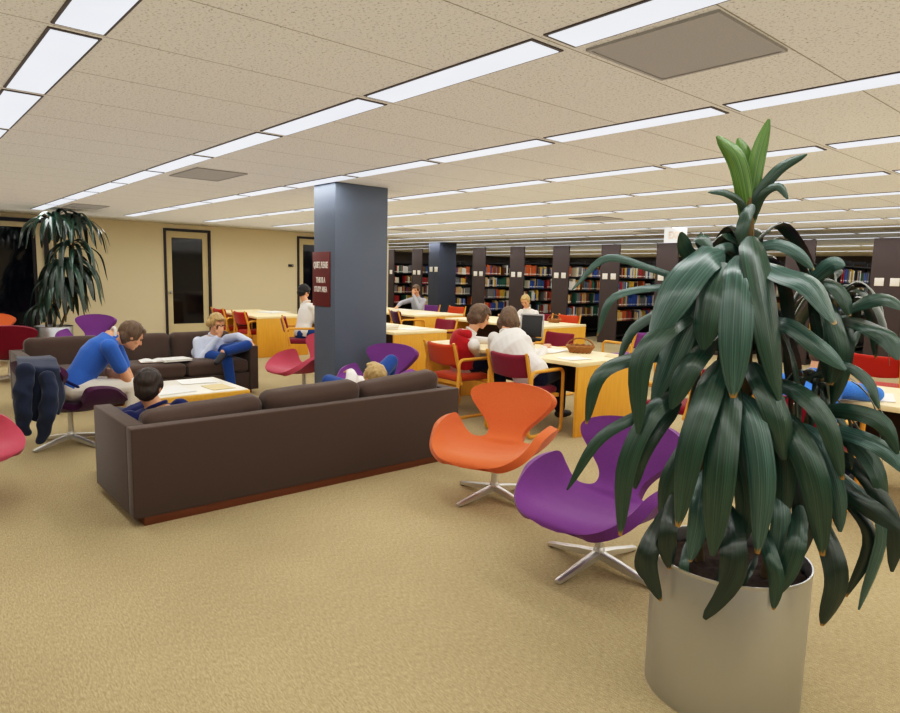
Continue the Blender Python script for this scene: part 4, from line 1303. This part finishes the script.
hd = aty(509, 319, 5.15)
h = V((-4.40, 4.97, 0.55))
J = pose(h, (-0.28, 0.96), 0.42, 0.8, head=hd, hF=(-0.45, 0.62, -0.64), hU=(-0.35, 0.48, 0.78))
J['neck'] = hd + V((0.05, -0.09, -0.14)); J['sh'] = hd + V((0.07, -0.12, -0.20)); J['chest'] = h.lerp(J['sh'], 0.6) + V((0.0, -0.05, 0.02))
J['shR'] = aty(525, 341, 5.02); J['shL'] = aty(494, 338, 5.0)
J['elR'] = aty(535, 364, 5.10); J['wrR'] = V((-4.62, 5.40, 0.80)); J['elL'] = aty(492, 358, 5.18); J['wrL'] = V((-4.92, 5.36, 0.80))
J['width'] = 1.2
person('person with long straight hair in a big white sweater at main table', J, 'hair_brown', 'white_cloth', 'dark_jeans', True, 0.009, 0.14, hair_vol=1.05, top_name='sweater')

# person left of the column
hd = aty(304, 292, 5.33)
h = V((-9.70, 5.24, 0.55))
J = pose(h, (0.45, 0.89), 0.30, 0.5, head=hd, hF=(-0.25, 0.85, -0.45), hU=(-0.05, 0.45, 0.9))
J['neck'] = hd + V((0.05, 0.02, -0.16)); J['sh'] = hd + V((0.06, 0.04, -0.22)); J['chest'] = h.lerp(J['sh'], 0.6)
J['shR'] = J['sh'] + V((0.18, -0.03, -0.02)); J['shL'] = J['sh'] + V((-0.18, 0.03, -0.02)); J['width'] = 1.1
for n in 'LR': J['el' + n] = J['sh' + n] + V((0, 0.10, -0.26)); J['wr' + n] = J['el' + n] + V((0, 0.22, 0.06))
person('black-haired person in a white shirt half hidden behind the blue-grey column', J, 'hair_black', 'white_cloth', 'jeans', True, 0.010, 0.0)

# man in grey at the far table
hd = aty(416, 290, 9.72)
h = V((hd.x, 9.82, 0.55))
J = pose(h, (0.35, -1.0), 0.22, 0.35, head=hd, hF=(0.40, -0.85, -0.35), hU=(0.1, -0.35, 0.93))
J['neck'] = hd + V((-0.01, 0.05, -0.16)); J['sh'] = hd + V((-0.02, 0.07, -0.23)); J['chest'] = h.lerp(J['sh'], 0.6)
J['shL'] = J['sh'] + V((0.20, 0.03, -0.02)); J['shR'] = J['sh'] + V((-0.20, -0.03, -0.02))
J['elL'] = J['shL'] + V((0.04, -0.16, -0.20)); J['wrL'] = hd + V((0.06, -0.13, -0.10)); J['hdL'] = V((-0.2, 0.1, 1)); J['pnL'] = V((-0.3, 0.9, 0))
J['elR'] = V((hd.x - 0.32, 9.52, 0.86)); J['wrR'] = V((hd.x - 0.16, 9.30, 0.79))
person('person in a grey shirt with hand at his mouth at the far table', J, 'hair_brown', 'grey_cloth', 'dark_jeans', True, 0.011)
armchair('purple armchair under the person in grey at the far table', hd.x + 0.02, 9.95, 0.1, M['purple'])

# person in white before the stacks
hd = aty(525.5, 301, 9.80)
h = V((hd.x + 0.06, 9.92, 0.55))
J = pose(h, (0.25, -1.0), 0.20, 0.5, head=hd, hF=(0.3, -0.8, -0.5), hU=(0.15, -0.45, 0.88))
J['neck'] = hd + V((0.0, 0.05, -0.15)); J['sh'] = hd + V((0.02, 0.08, -0.22)); J['chest'] = h.lerp(J['sh'], 0.6)
J['shL'] = J['sh'] + V((0.19, 0.0, -0.02)); J['shR'] = J['sh'] + V((-0.19, 0, -0.02))
J['elL'] = J['shL'] + V((0.12, -0.22, -0.20)); J['wrL'] = V((hd.x + 0.30, 9.25, 0.79)); J['elR'] = J['shR'] + V((-0.06, -0.22, -0.20)); J['wrR'] = V((hd.x - 0.10, 9.25, 0.79))
person('blond person in a white top reading at the right far table', J, 'hair_blond', 'white_cloth', 'dark_jeans', True, 0.011)
armchair('dark red armchair under the blond person in white at the far table', hd.x + 0.04, 10.02, 0.1, M['crimson'])

# person in bright blue behind the plant, back to the camera
h = V((-1.76, 4.93, 0.55))
J = pose(h, (0.0, 1.0), 0.30, 0.6, head=V((-1.80, 5.22, 1.05)), hF=(0.0, 0.8, -0.6), hU=(0, 0.6, 0.8))
J['neck'] = J['head'] + V((0, -0.08, -0.14)); J['sh'] = J['head'] + V((0, -0.11, -0.20)); J['chest'] = h.lerp(J['sh'], 0.6) + V((0, -0.05, 0.02))
J['shR'] = J['sh'] + V((0.20, 0, -0.03)); J['shL'] = J['sh'] + V((-0.20, 0, -0.03)); J['width'] = 1.1
J['elR'] = V((-1.46, 5.30, 0.79)); J['wrR'] = V((-1.60, 5.50, 0.79)); J['elL'] = V((-1.96, 5.30, 0.79)); J['wrL'] = V((-1.80, 5.50, 0.79))
person('person in a bright blue shirt glimpsed between the leaves of the potted plant', J, 'hair_brown', 'plaid_blue', 'dark_jeans', True, 0.010)

# the navy jacket hung over the back and near side of the plum swan chair
XJ = -6.03
jo = V((-6.30, 0.95, 0))
jk = thing('jacket', 'navy jacket hung over the back of the plum swan chair', 'jacket', tuple(jo))
def jp(px, py, x=XJ): return atx(px, py, x) - jo
Lb = [jp(16, 356, -6.62), jp(17, 358, -6.30), jp(18, 366), jp(19, 384), jp(17, 402), jp(17, 420)]
Rb = [jp(50, 355, -6.62), jp(56, 358, -6.30), jp(60, 368), jp(64, 384), jp(66, 400), jp(58, 416)]
def jcat(P, n):
    out = []
    for i in range(n + 1):
        x = i / n * (len(P) - 1); k = min(int(x), len(P) - 2); f = x - k
        f = f * f * (3 - 2 * f) * 0.5 + f * 0.5
        out.append(P[k].lerp(P[k + 1], f))
    return out
n, mr = 22, 24
lc, rc = jcat(Lb, mr), jcat(Rb, mr)
bm = new_bm(); grid = []
for i in range(mr + 1):
    row = []
    for j in range(n + 1):
        u = j / n
        p = lc[i].lerp(rc[i], u)
        t = i / mr
        p += V((1, -0.15, 0)) * (0.05 * math.sin(PI * u) + 0.022 * math.sin(u * 15 + 3 * t) * min(1, t * 2.0)) + V((noise.noise(p * 7) * 0.03, 0, 0))
        if i == mr: p.z += 0.025 * math.sin(u * 9)
        row.append(bm.verts.new(p))
    grid.append(row)
for i in range(mr):
    for j in range(n): bm.faces.new((grid[i][j], grid[i][j + 1], grid[i + 1][j + 1], grid[i + 1][j]))
ob = obj('jacket_body', bm, M['jacket'], jk, 180)
md = ob.modifiers.new('s', 'SOLIDIFY'); md.thickness = 0.03
for pts in ([jp(26, 370, XJ + 0.08), jp(23, 392, XJ + 0.10), jp(22, 412, XJ + 0.10), jp(25, 426, XJ + 0.08)], [jp(47, 378, XJ + 0.08), jp(50, 398, XJ + 0.11), jp(47, 418, XJ + 0.11), jp(43, 434, XJ + 0.09)]):
    bm = new_bm(); limb(bm, pts, [0.062, 0.066, 0.060, 0.044])
    d = (pts[-1] - pts[-2]).normalized()
    limb(bm, [pts[-1], pts[-1] + d * 0.05], [0.036, 0.037])
    sl = fuse('sleeve', bm, M['jacket'], 0.010, 3, jk)
    for v in sl.data.vertices: v.co += V((noise.noise(v.co * 11), noise.noise(v.co * 11 + V((3, 3, 3))), 0)) * 0.02

# ------------------------------------------------------------------ plants
def catmull(P, n):
    out = []; m = len(P) - 1
    for i in range(n + 1):
        x = i / n * m; k = min(int(x), m - 1); f = x - k
        p0, p1, p2, p3 = P[max(k - 1, 0)], P[k], P[k + 1], P[min(k + 2, m)]
        if k == 0: p0 = p1 * 2 - p2
        if k == m - 1: p3 = p2 * 2 - p1
        out.append(0.5 * (p1 * 2 + (p2 - p0) * f + (p0 * 2 - p1 * 5 + p2 * 4 - p3) * f * f + (p1 * 3 - p0 - p2 * 3 + p3) * f ** 3))
    return out

def leaf(bm, uvl, P, w, nrm, roll=0.0, n=14, m=4, cup=0.30, wave=0.09, seed=0.0, blunt=False):
    """strap leaf along the points P; nrm is the way its upper face looks"""
    pts = catmull([V(p) for p in P], n)
    rows = []
    vmax = 1.0 if math.sin(seed * 12.9) > 0.1 else 0.88
    wave = wave * (1 + 0.9 * math.sin(seed * 7.3))
    for i, p in enumerate(pts):
        t = i / n
        tg = (pts[min(i + 1, n)] - pts[max(i - 1, 0)]).normalized()
        s = tg.cross(nrm)
        if s.length < 0.15: s = tg.cross(V((0.3, 0.5, 0.8)))
        s.normalize()
        nn = s.cross(tg)
        if nn.dot(nrm) < 0: nn = -nn
        if roll:
            q = Matrix.Rotation(roll * (0.4 + 0.6 * t), 3, tg); s = q @ s; nn = q @ nn
        if t < 0.16: prof = 0.34 + 0.56 * math.sin(PI / 2 * t / 0.16)
        elif t < 0.62: prof = 0.90 + 0.10 * math.sin(PI * (t - 0.16) / 0.92)
        else: prof = 0.16 + 0.84 * math.cos(PI / 2 * (t - 0.62) / 0.38) ** 0.75
        hw = w / 2 * max(prof, 0.02)
        row = []
        for j in range(m + 1):
            u = -1 + 2 * j / m
            q = p + s * (u * hw) + nn * (-cup * hw * (u * u) + wave * w * math.sin(9 * t + u * 2.5 + seed) * abs(u) ** 1.5 * math.sin(PI * t))
            row.append((bm.verts.new(q), (j / m, t * vmax)))
        rows.append(row)
    for i in range(n):
        for j in range(m):
            a = (rows[i][j], rows[i][j + 1], rows[i + 1][j + 1], rows[i + 1][j])
            f = bm.faces.new([x[0] for x in a])
            for lp, x in zip(f.loops, a): lp[uvl].uv = x[1]

POT = V((-1.08, 2.38, 0)); PD = POT.xy.length
TOC = V((-POT.x, -POT.y, 0)).normalized()
def planter(t, r, h, m='steel'):
    bm = new_bm(); lathe(bm, [(r, 0.0), (r, h - 0.004), (r - 0.002, h), (r - 0.004, h), (r - 0.005, h - 0.004), (r - 0.005, h - 0.09)], 72)
    p = obj('planter', bm, M[m], t, 60)
    bm = new_bm(); lathe(bm, [(r * 1.003, h * 0.999 - 0.010), (r * 1.005, h * 0.999 - 0.006), (r * 1.005, h + 0.001), (r * 0.99, h + 0.001)], 72); obj('rim', bm, M[m], p, 60)
    bm = new_bm(); lathe(bm, [(r * 0.995, 0.0), (r * 0.995, 0.004)], 48, cap=True); obj('bottom', bm, M[m], p, 60)
    bm = new_bm()
    b2 = bmesh.ops.create_grid(bm, x_segments=26, y_segments=26, size=r)
    for v in list(bm.verts):
        if v.co.xy.length > r - 0.008: v.co.xy = v.co.xy.normalized() * (r - 0.010)
        v.co.z = h - 0.055 + noise.noise(v.co * 22) * 0.018 + noise.noise(v.co * 60) * 0.010
    obj('soil', bm, M['soil'], t, 180)

big = thing('potted_dracaena', 'big potted dracaena in a steel drum planter in the right foreground', 'plant', (POT.x, POT.y, 0))
planter(big, 0.28, 0.535)
def L3(px, py, off): return atd(px, py, PD - off) - POT
WPX = PD / FPX * 1.0
def canes(t, defs):
    for pts, r in defs:
        bm = new_bm(); tube(bm, [V(p) for p in pts], [r * (1 - 0.25 * i / (len(pts) - 1)) for i in range(len(pts))], 10)
        obj('stem', bm, M['stem'], t)
top = L3(749, 232, 0.0); midp = L3(748, 300, 0.0); low = V((0.02, 0.02, 0.47))
c2 = L3(815, 400, -0.12); c3 = L3(703, 400, -0.02); c4 = L3(836, 300, -0.22)
canes(big, [([low, V((0.02, 0.02, 0.9)), midp, top, L3(749, 198, 0.0)], 0.021),
            ([V((0.12, 0.03, 0.47)), V((0.16, 0.05, 0.8)), c2, c4], 0.017),
            ([V((-0.10, -0.03, 0.47)), V((-0.13, -0.03, 0.75)), c3], 0.018)])
# each leaf: (points as photo x, y, how far in front of the stems), width in photo pixels
LV = [
 ([(722, 250, 0.05), (706, 256, 0.10), (676, 290, 0.17), (650, 340, 0.18)], 40), ([(708, 268, 0.02), (694, 300, 0.10), (672, 350, 0.13), (652, 402, 0.12)], 32),
 ([(722, 262, 0.10), (711, 290, 0.17), (705, 320, 0.19), (703, 350, 0.19)], 31), ([(740, 255, 0.08), (738, 280, 0.18), (735, 335, 0.23), (733, 398, 0.23)], 32),
 ([(752, 236, 0.06), (757, 262, 0.14), (768, 320, 0.20), (780, 400, 0.20)], 30), ([(762, 262, 0.05), (782, 272, 0.14), (812, 284, 0.20), (836, 324, 0.20)], 28),
 ([(694, 312, 0.10), (668, 326, 0.18), (640, 362, 0.22), (638, 434, 0.22)], 25), ([(694, 290, 0.02), (655, 287, 0.10), (612, 298, 0.12), (597, 336, 0.10)], 10),
 ([(690, 282, -0.05), (650, 268, -0.02), (606, 258, 0.02), (572, 290, 0.04)], 9), ([(672, 355, 0.05), (632, 358, 0.12), (598, 376, 0.15), (586, 424, 0.14)], 18),
 ([(680, 392, 0.05), (640, 414, 0.15), (598, 440, 0.18), (567, 490, 0.16)], 13), ([(684, 390, 0.08), (652, 412, 0.18), (626, 466, 0.22), (620, 536, 0.2)], 22),
 ([(680, 402, 0.02), (656, 432, 0.10), (640, 460, 0.12), (635, 489, 0.1)], 17), ([(720, 360, 0.10), (706, 394, 0.22), (688, 450, 0.28), (677, 527, 0.27)], 31),
 ([(730, 372, 0.12), (724, 420, 0.24), (718, 480, 0.30), (712, 556, 0.28)], 32), ([(734, 392, 0.12), (752, 420, 0.22), (761, 480, 0.27), (757, 554, 0.25)], 26),
 ([(752, 362, 0.08), (764, 384, 0.18), (779, 420, 0.22), (784, 460, 0.2)], 26), ([(776, 412, 0.10), (796, 440, 0.20), (814, 486, 0.25), (822, 556, 0.23)], 28),
 ([(800, 424, 0.05), (820, 446, 0.14), (834, 490, 0.18), (840, 532, 0.16)], 20), ([(772, 378, 0.05), (802, 394, 0.16), (828, 424, 0.20), (843, 480, 0.19)], 19),
 ([(762, 322, 0.06), (790, 326, 0.14), (820, 348, 0.18), (846, 370, 0.17)], 18), ([(820, 300, -0.05), (826, 322, 0.0), (833, 352, 0.02), (830, 385, 0.02)], 28),
 ([(838, 310, -0.12), (844, 335, -0.08), (840, 370, -0.06), (832, 405, -0.06)], 20), ([(836, 312, -0.10), (860, 304, -0.02), (886, 298, 0.02), (904, 310, 0.04)], 16),
 ([(842, 318, -0.10), (866, 326, 0.0), (888, 338, 0.04), (898, 360, 0.06)], 18), ([(826, 362, 0.0), (850, 366, 0.06), (870, 384, 0.08), (880, 410, 0.08)], 11),
 ([(816, 410, 0.0), (846, 411, 0.10), (880, 422, 0.14), (898, 454, 0.14)], 16), ([(820, 425, 0.0), (862, 438, 0.12), (890, 452, 0.14), (906, 474, 0.15)], 17),
 ([(812, 470, 0.02), (848, 493, 0.12), (876, 512, 0.16), (906, 534, 0.16)], 18), ([(818, 430, -0.08), (848, 436, 0.0), (876, 470, 0.04), (887, 514, 0.04)], 18),
 ([(826, 462, -0.05), (862, 496, 0.06), (884, 536, 0.08), (859, 610, 0.06)], 15), ([(820, 468, -0.05), (848, 500, 0.04), (872, 540, 0.06), (846, 597, 0.06)], 14),
 ([(824, 445, -0.06), (868, 478, 0.04), (894, 530, 0.06), (892, 572, 0.05)], 17), ([(812, 508, 0.08), (832, 550, 0.16), (836, 590, 0.18), (822, 626, 0.17)], 22),
 ([(728, 505, 0.12), (733, 542, 0.26), (730, 575, 0.29), (704, 619, 0.28)], 26), ([(672, 500, 0.08), (652, 545, 0.20), (649, 570, 0.22), (661, 601, 0.21)], 19),
 ([(665, 512, 0.06), (644, 545, 0.14), (640, 565, 0.15), (646, 582, 0.14)], 14), ([(676, 490, 0.10), (669, 525, 0.20), (667, 548, 0.21), (669, 569, 0.2)], 19),
 ([(688, 540, 0.15), (684, 562, 0.22), (682, 576, 0.23), (677, 592, 0.22)], 11), ([(760, 520, 0.12), (770, 555, 0.24), (776, 580, 0.26), (773, 610, 0.25)], 15),
 ([(757, 555, 0.15), (750, 570, 0.24), (742, 582, 0.26), (730, 592, 0.26)], 7), ([(800, 505, 0.10), (797, 540, 0.2), (788, 570, 0.22), (769, 601, 0.22)], 19),
 ([(706, 268, -0.02), (694, 258, -0.02), (686, 248, 0.0), (681, 232, 0.02)], 17), ([(715, 262, -0.04), (706, 246, -0.02), (700, 236, 0.0), (712, 250, 0.05)], 16),
 ([(742, 254, -0.02), (730, 246, 0.02), (716, 252, 0.05), (700, 268, 0.08)], 11), ([(752, 248, 0.0), (776, 244, 0.05), (796, 252, 0.08), (814, 270, 0.08)], 13),
 ([(800, 290, -0.08), (818, 274, -0.05), (832, 264, -0.03), (845, 266, -0.02)], 17), ([(816, 280, -0.08), (832, 284, -0.04), (844, 298, -0.02), (850, 316, -0.02)], 15),
 ([(712, 340, 0.08), (696, 358, 0.16), (682, 380, 0.18), (671, 409, 0.18)], 24),
 ([(756, 400, 0.05), (772, 430, 0.12), (782, 470, 0.14), (780, 530, 0.14)], 26), ([(700, 400, 0.02), (690, 440, 0.08), (668, 480, 0.10), (662, 530, 0.1)], 22),
 ([(790, 440, 0.0), (800, 480, 0.06), (806, 520, 0.08), (800, 560, 0.1)], 24), ([(740, 420, 0.05), (740, 460, 0.14), (746, 500, 0.16), (742, 545, 0.16)], 24),
 ([(700, 330, -0.02), (680, 352, 0.02), (664, 380, 0.04), (655, 420, 0.04)], 18), ([(695, 300, -0.1), (660, 312, -0.12), (632, 330, -0.12), (618, 362, -0.12)], 14),
 ([(860, 330, -0.15), (846, 352, -0.1), (826, 372, -0.08), (800, 380, -0.08)], 10),
 ([(705, 470, 0.1), (700, 500, 0.2), (697, 530, 0.22), (690, 562, 0.22)], 20), ([(775, 480, 0.08), (782, 510, 0.16), (780, 545, 0.18), (772, 575, 0.18)], 20),
]
def crown(t, leaves, m=('leaf', 'leaf_dark', 'leaf_sheen'), name='foliage'):
    bm = new_bm(); uvl = bm.loops.layers.uv.new('UVMap')
    for k, lf in enumerate(leaves):
        P, w, nrm, roll = lf[:4]
        n0 = len(bm.faces)
        leaf(bm, uvl, P, w, nrm, roll, seed=k * 1.7)
        bm.faces.ensure_lookup_table()
        mi = lf[4] if len(lf) > 4 else (0, 1, 0, 1, 0, 2, 1)[k % 7]
        for f in bm.faces[n0:]: f.material_index = mi if len(m) > 1 else 0
    me = bpy.data.meshes.new(name); bm.to_mesh(me); bm.free()
    me.polygons.foreach_set('use_smooth', [True] * len(me.polygons))
    for x in m: me.materials.append(M[x])
    o = bpy.data.objects.new(name, me); COL.objects.link(o); o.parent = t
    return o
lr = random.Random(3)
front = []
for P, w in LV:
    pts = [L3(*p) for p in P]
    nrm = (TOC + V((0, 0, 0.5)) + V((lr.uniform(-.25, .25), lr.uniform(-.25, .25), 0))).normalized()
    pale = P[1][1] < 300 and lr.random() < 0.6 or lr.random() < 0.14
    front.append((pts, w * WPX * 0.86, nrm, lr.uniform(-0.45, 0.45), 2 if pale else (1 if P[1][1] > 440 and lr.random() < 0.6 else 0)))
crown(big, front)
# the leaves of the far side and the dense inside of the crowns
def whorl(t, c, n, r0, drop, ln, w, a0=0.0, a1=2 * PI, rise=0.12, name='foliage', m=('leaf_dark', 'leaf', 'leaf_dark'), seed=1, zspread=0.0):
    rr = random.Random(seed); out = []
    for k in range(n):
        a = a0 + (a1 - a0) * (k + rr.uniform(-0.3, 0.3)) / n
        d = V((math.cos(a), math.sin(a), 0)); l = ln * rr.uniform(0.75, 1.15)
        b = V(c) + V((0, 0, rr.uniform(-zspread, zspread)))
        rs = rise * rr.uniform(0.5, 1.4)
        P = [b, b + d * l * 0.30 + V((0, 0, rs)), b + d * l * (0.62 + r0) + V((0, 0, rs * 0.5 - drop * 0.30)), b + d * l * (0.74 + r0) + V((0, 0, -drop * rr.uniform(0.7, 1.1)))]
        out.append((P, w * rr.uniform(0.8, 1.15), (d * 0.6 + V((0, 0, 1))).normalized(), rr.uniform(-0.4, 0.4)))
    return crown(t, out, m, name)
ab = math.atan2(-TOC.y, -TOC.x)
whorl(big, L3(748, 265, 0), 10, 0.0, 0.42, 0.36, 0.07, ab - 1.7, ab + 1.7, 0.08, seed=2, zspread=0.08)
whorl(big, L3(748, 330, 0), 10, 0.0, 0.45, 0.32, 0.07, ab - 2.0, ab + 2.0, 0.06, seed=3, zspread=0.10)
whorl(big, L3(735, 420, 0), 11, 0.0, 0.42, 0.28, 0.07, ab - 2.1, ab + 2.1, 0.05, seed=4, zspread=0.10)
whorl(big, c2, 14, 0.0, 0.22, 0.30, 0.026, 0, 2 * PI, 0.05, seed=5, zspread=0.06)
whorl(big, c4, 10, 0.0, 0.20, 0.26, 0.05, ab - 2.4, ab + 2.4, 0.06, seed=6, zspread=0.05)
# fresh shoot at the tip
NEW = [([(748, 226, 0.0), (745, 195, 0.02), (736, 158, 0.03), (717, 136, 0.03)], 19), ([(751, 226, 0.0), (752, 195, 0.0), (758, 155, 0.0), (769, 119, 0.0)], 16),
       ([(747, 215, -0.02), (746, 180, -0.03), (744, 155, -0.03), (738, 138, -0.04)], 16)]
OLD = [([(750, 222, 0.0), (758, 196, 0.02), (780, 168, 0.03), (807, 154, 0.04)], 12), ([(752, 222, 0.0), (762, 196, 0.03), (778, 186, 0.05), (788, 199, 0.06)], 9),
       ([(747, 222, 0.0), (741, 203, 0.03), (726, 193, 0.05), (708, 192, 0.06)], 8), ([(753, 204, 0.02), (746, 216, 0.05), (742, 230, 0.06), (741, 246, 0.06)], 13)]
def conv(Q): return [([L3(*p) for p in P], w * WPX * 0.85, (TOC + V((0, 0, 0.3))).normalized(), 0.0) for P, w in Q]
crown(big, conv(NEW), ('leaf_new',), 'new_shoot'); crown(big, conv(OLD), ('leaf',), 'new_shoot')

# tall plant before the dark window
FP = V((-13.35, 2.32, 0))
fp = thing('potted_dracaena', 'tall two-crowned dracaena in a steel planter by the dark window', 'plant', tuple(FP))
planter(fp, 0.30, 0.50)
FD = FP.xy.length
def F3(px, py, off=0.0): return atd(px, py, FD - off) - FP
canes(fp, [([(0.0, 0.0, 0.45), F3(58, 300), F3(55, 250), F3(54, 232)], 0.024), ([(0.05, 0.08, 0.45), F3(72, 300), F3(73, 250), F3(73, 226)], 0.024), ([(-0.08, -0.10, 0.45), F3(46, 318)], 0.018)])
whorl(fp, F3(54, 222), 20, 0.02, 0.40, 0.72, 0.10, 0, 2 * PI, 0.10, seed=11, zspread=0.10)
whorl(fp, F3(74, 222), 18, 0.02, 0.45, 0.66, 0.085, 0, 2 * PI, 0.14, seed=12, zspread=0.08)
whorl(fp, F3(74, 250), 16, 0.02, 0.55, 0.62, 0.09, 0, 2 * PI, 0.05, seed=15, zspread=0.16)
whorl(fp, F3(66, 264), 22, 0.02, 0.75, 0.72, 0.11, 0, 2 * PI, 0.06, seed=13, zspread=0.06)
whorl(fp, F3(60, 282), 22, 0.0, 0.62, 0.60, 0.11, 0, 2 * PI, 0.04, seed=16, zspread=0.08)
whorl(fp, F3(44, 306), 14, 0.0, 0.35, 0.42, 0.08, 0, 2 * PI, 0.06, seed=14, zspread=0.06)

# ------------------------------------------------------------------ light and view
w = bpy.data.worlds.new('world'); sc.world = w; w.use_nodes = True
w.node_tree.nodes['Background'].inputs[0].default_value = (1.0, 0.92, 0.8, 1); w.node_tree.nodes['Background'].inputs[1].default_value = 0.0

TUBE = 7.0
def up_lamp(x, y, sx, sy, p, c=(1.0, 0.965, 0.88)):
    """an added soft lamp that brightens the ceiling from below; no fixture of the room"""
    d = bpy.data.lights.new('ceiling_fill', 'AREA'); d.shape = 'RECTANGLE'; d.size = sx; d.size_y = sy; d.energy = p; d.color = c; d.specular_factor = 0.0
    o = bpy.data.objects.new('ceiling_fill', d); COL.objects.link(o); o.location = (x, y, 2.22); o.rotation_euler = (PI, 0, 0)
    return o
up_lamp(-4.6, 4.5, 20.0, 16.0, 320, (0.97, 0.98, 1.0))  # added upward fill for the ceiling
up_lamp(-8, 17, 20, 6, 60)
for n in range(-4, ROWS):
    # the tubes behind each row of diffusers
    y = LINE_Y0 + LINE_S * n
    x0 = WX + 1.2 if y < WEND else XL + 1
    d = bpy.data.lights.new('tube_row', 'AREA'); d.shape = 'RECTANGLE'; d.size = XR - 0.6 - x0; d.size_y = 0.18
    d.energy = TUBE * math.pi * d.size * 0.18 * (0.25 if n < 0 else 0.6 if n == 0 else 1.0); d.color = (1.0, 1.0, 0.98)
    o = bpy.data.objects.new('tube_row', d); COL.objects.link(o); o.location = ((x0 + XR - 0.6) / 2, y, CEIL - 0.014)

# books last: only those the camera can really see are candidates for single things
bpy.context.view_layer.update()
dg = bpy.context.evaluated_depsgraph_get()
scored = []
for i, (ri, si, od, c, p, s) in enumerate(books):
    q = V((p.x + s[0] / 2 + 0.004, p.y, p.z + s[2] * 0.6)); pr = proj(q)
    if not pr or not (0 < pr[0] < 900 and 0 < pr[1] < 713): continue
    d = q - CP; ok = sc.ray_cast(dg, CP, d.normalized(), distance=d.length - 0.01)[0]
    if ok: continue
    cosf = abs(d.x) / d.length
    scored.append((s[1] * s[2] * cosf / d.length ** 2, i))
scored.sort(reverse=True)
print('BOOKS', len(books), 'seen', len(scored))
place_books(scored)

sc.render.film_transparent = False
sc.view_settings.view_transform = 'Standard'
sc.view_settings.look = 'None'
sc.view_settings.exposure = 0.0
sc.view_settings.gamma = 1.0
# contrast of slide film
sc.view_settings.use_curve_mapping = True
cm = sc.view_settings.curve_mapping
cv = cm.curves[3]
cv.points[0].location = (0.0, 0.0); cv.points[1].location = (1.0, 0.985)
for x, y in ((0.04, 0.030), (0.12, 0.112), (0.28, 0.305), (0.55, 0.61)):
    cv.points.new(x, y)
cm.update()
sc.cycles.use_denoising = True
sc.cycles.max_bounces = 8
sc.cycles.diffuse_bounces = 5
sc.cycles.sample_clamp_indirect = 8.0

bpy.data.scenes.remove(TMP)
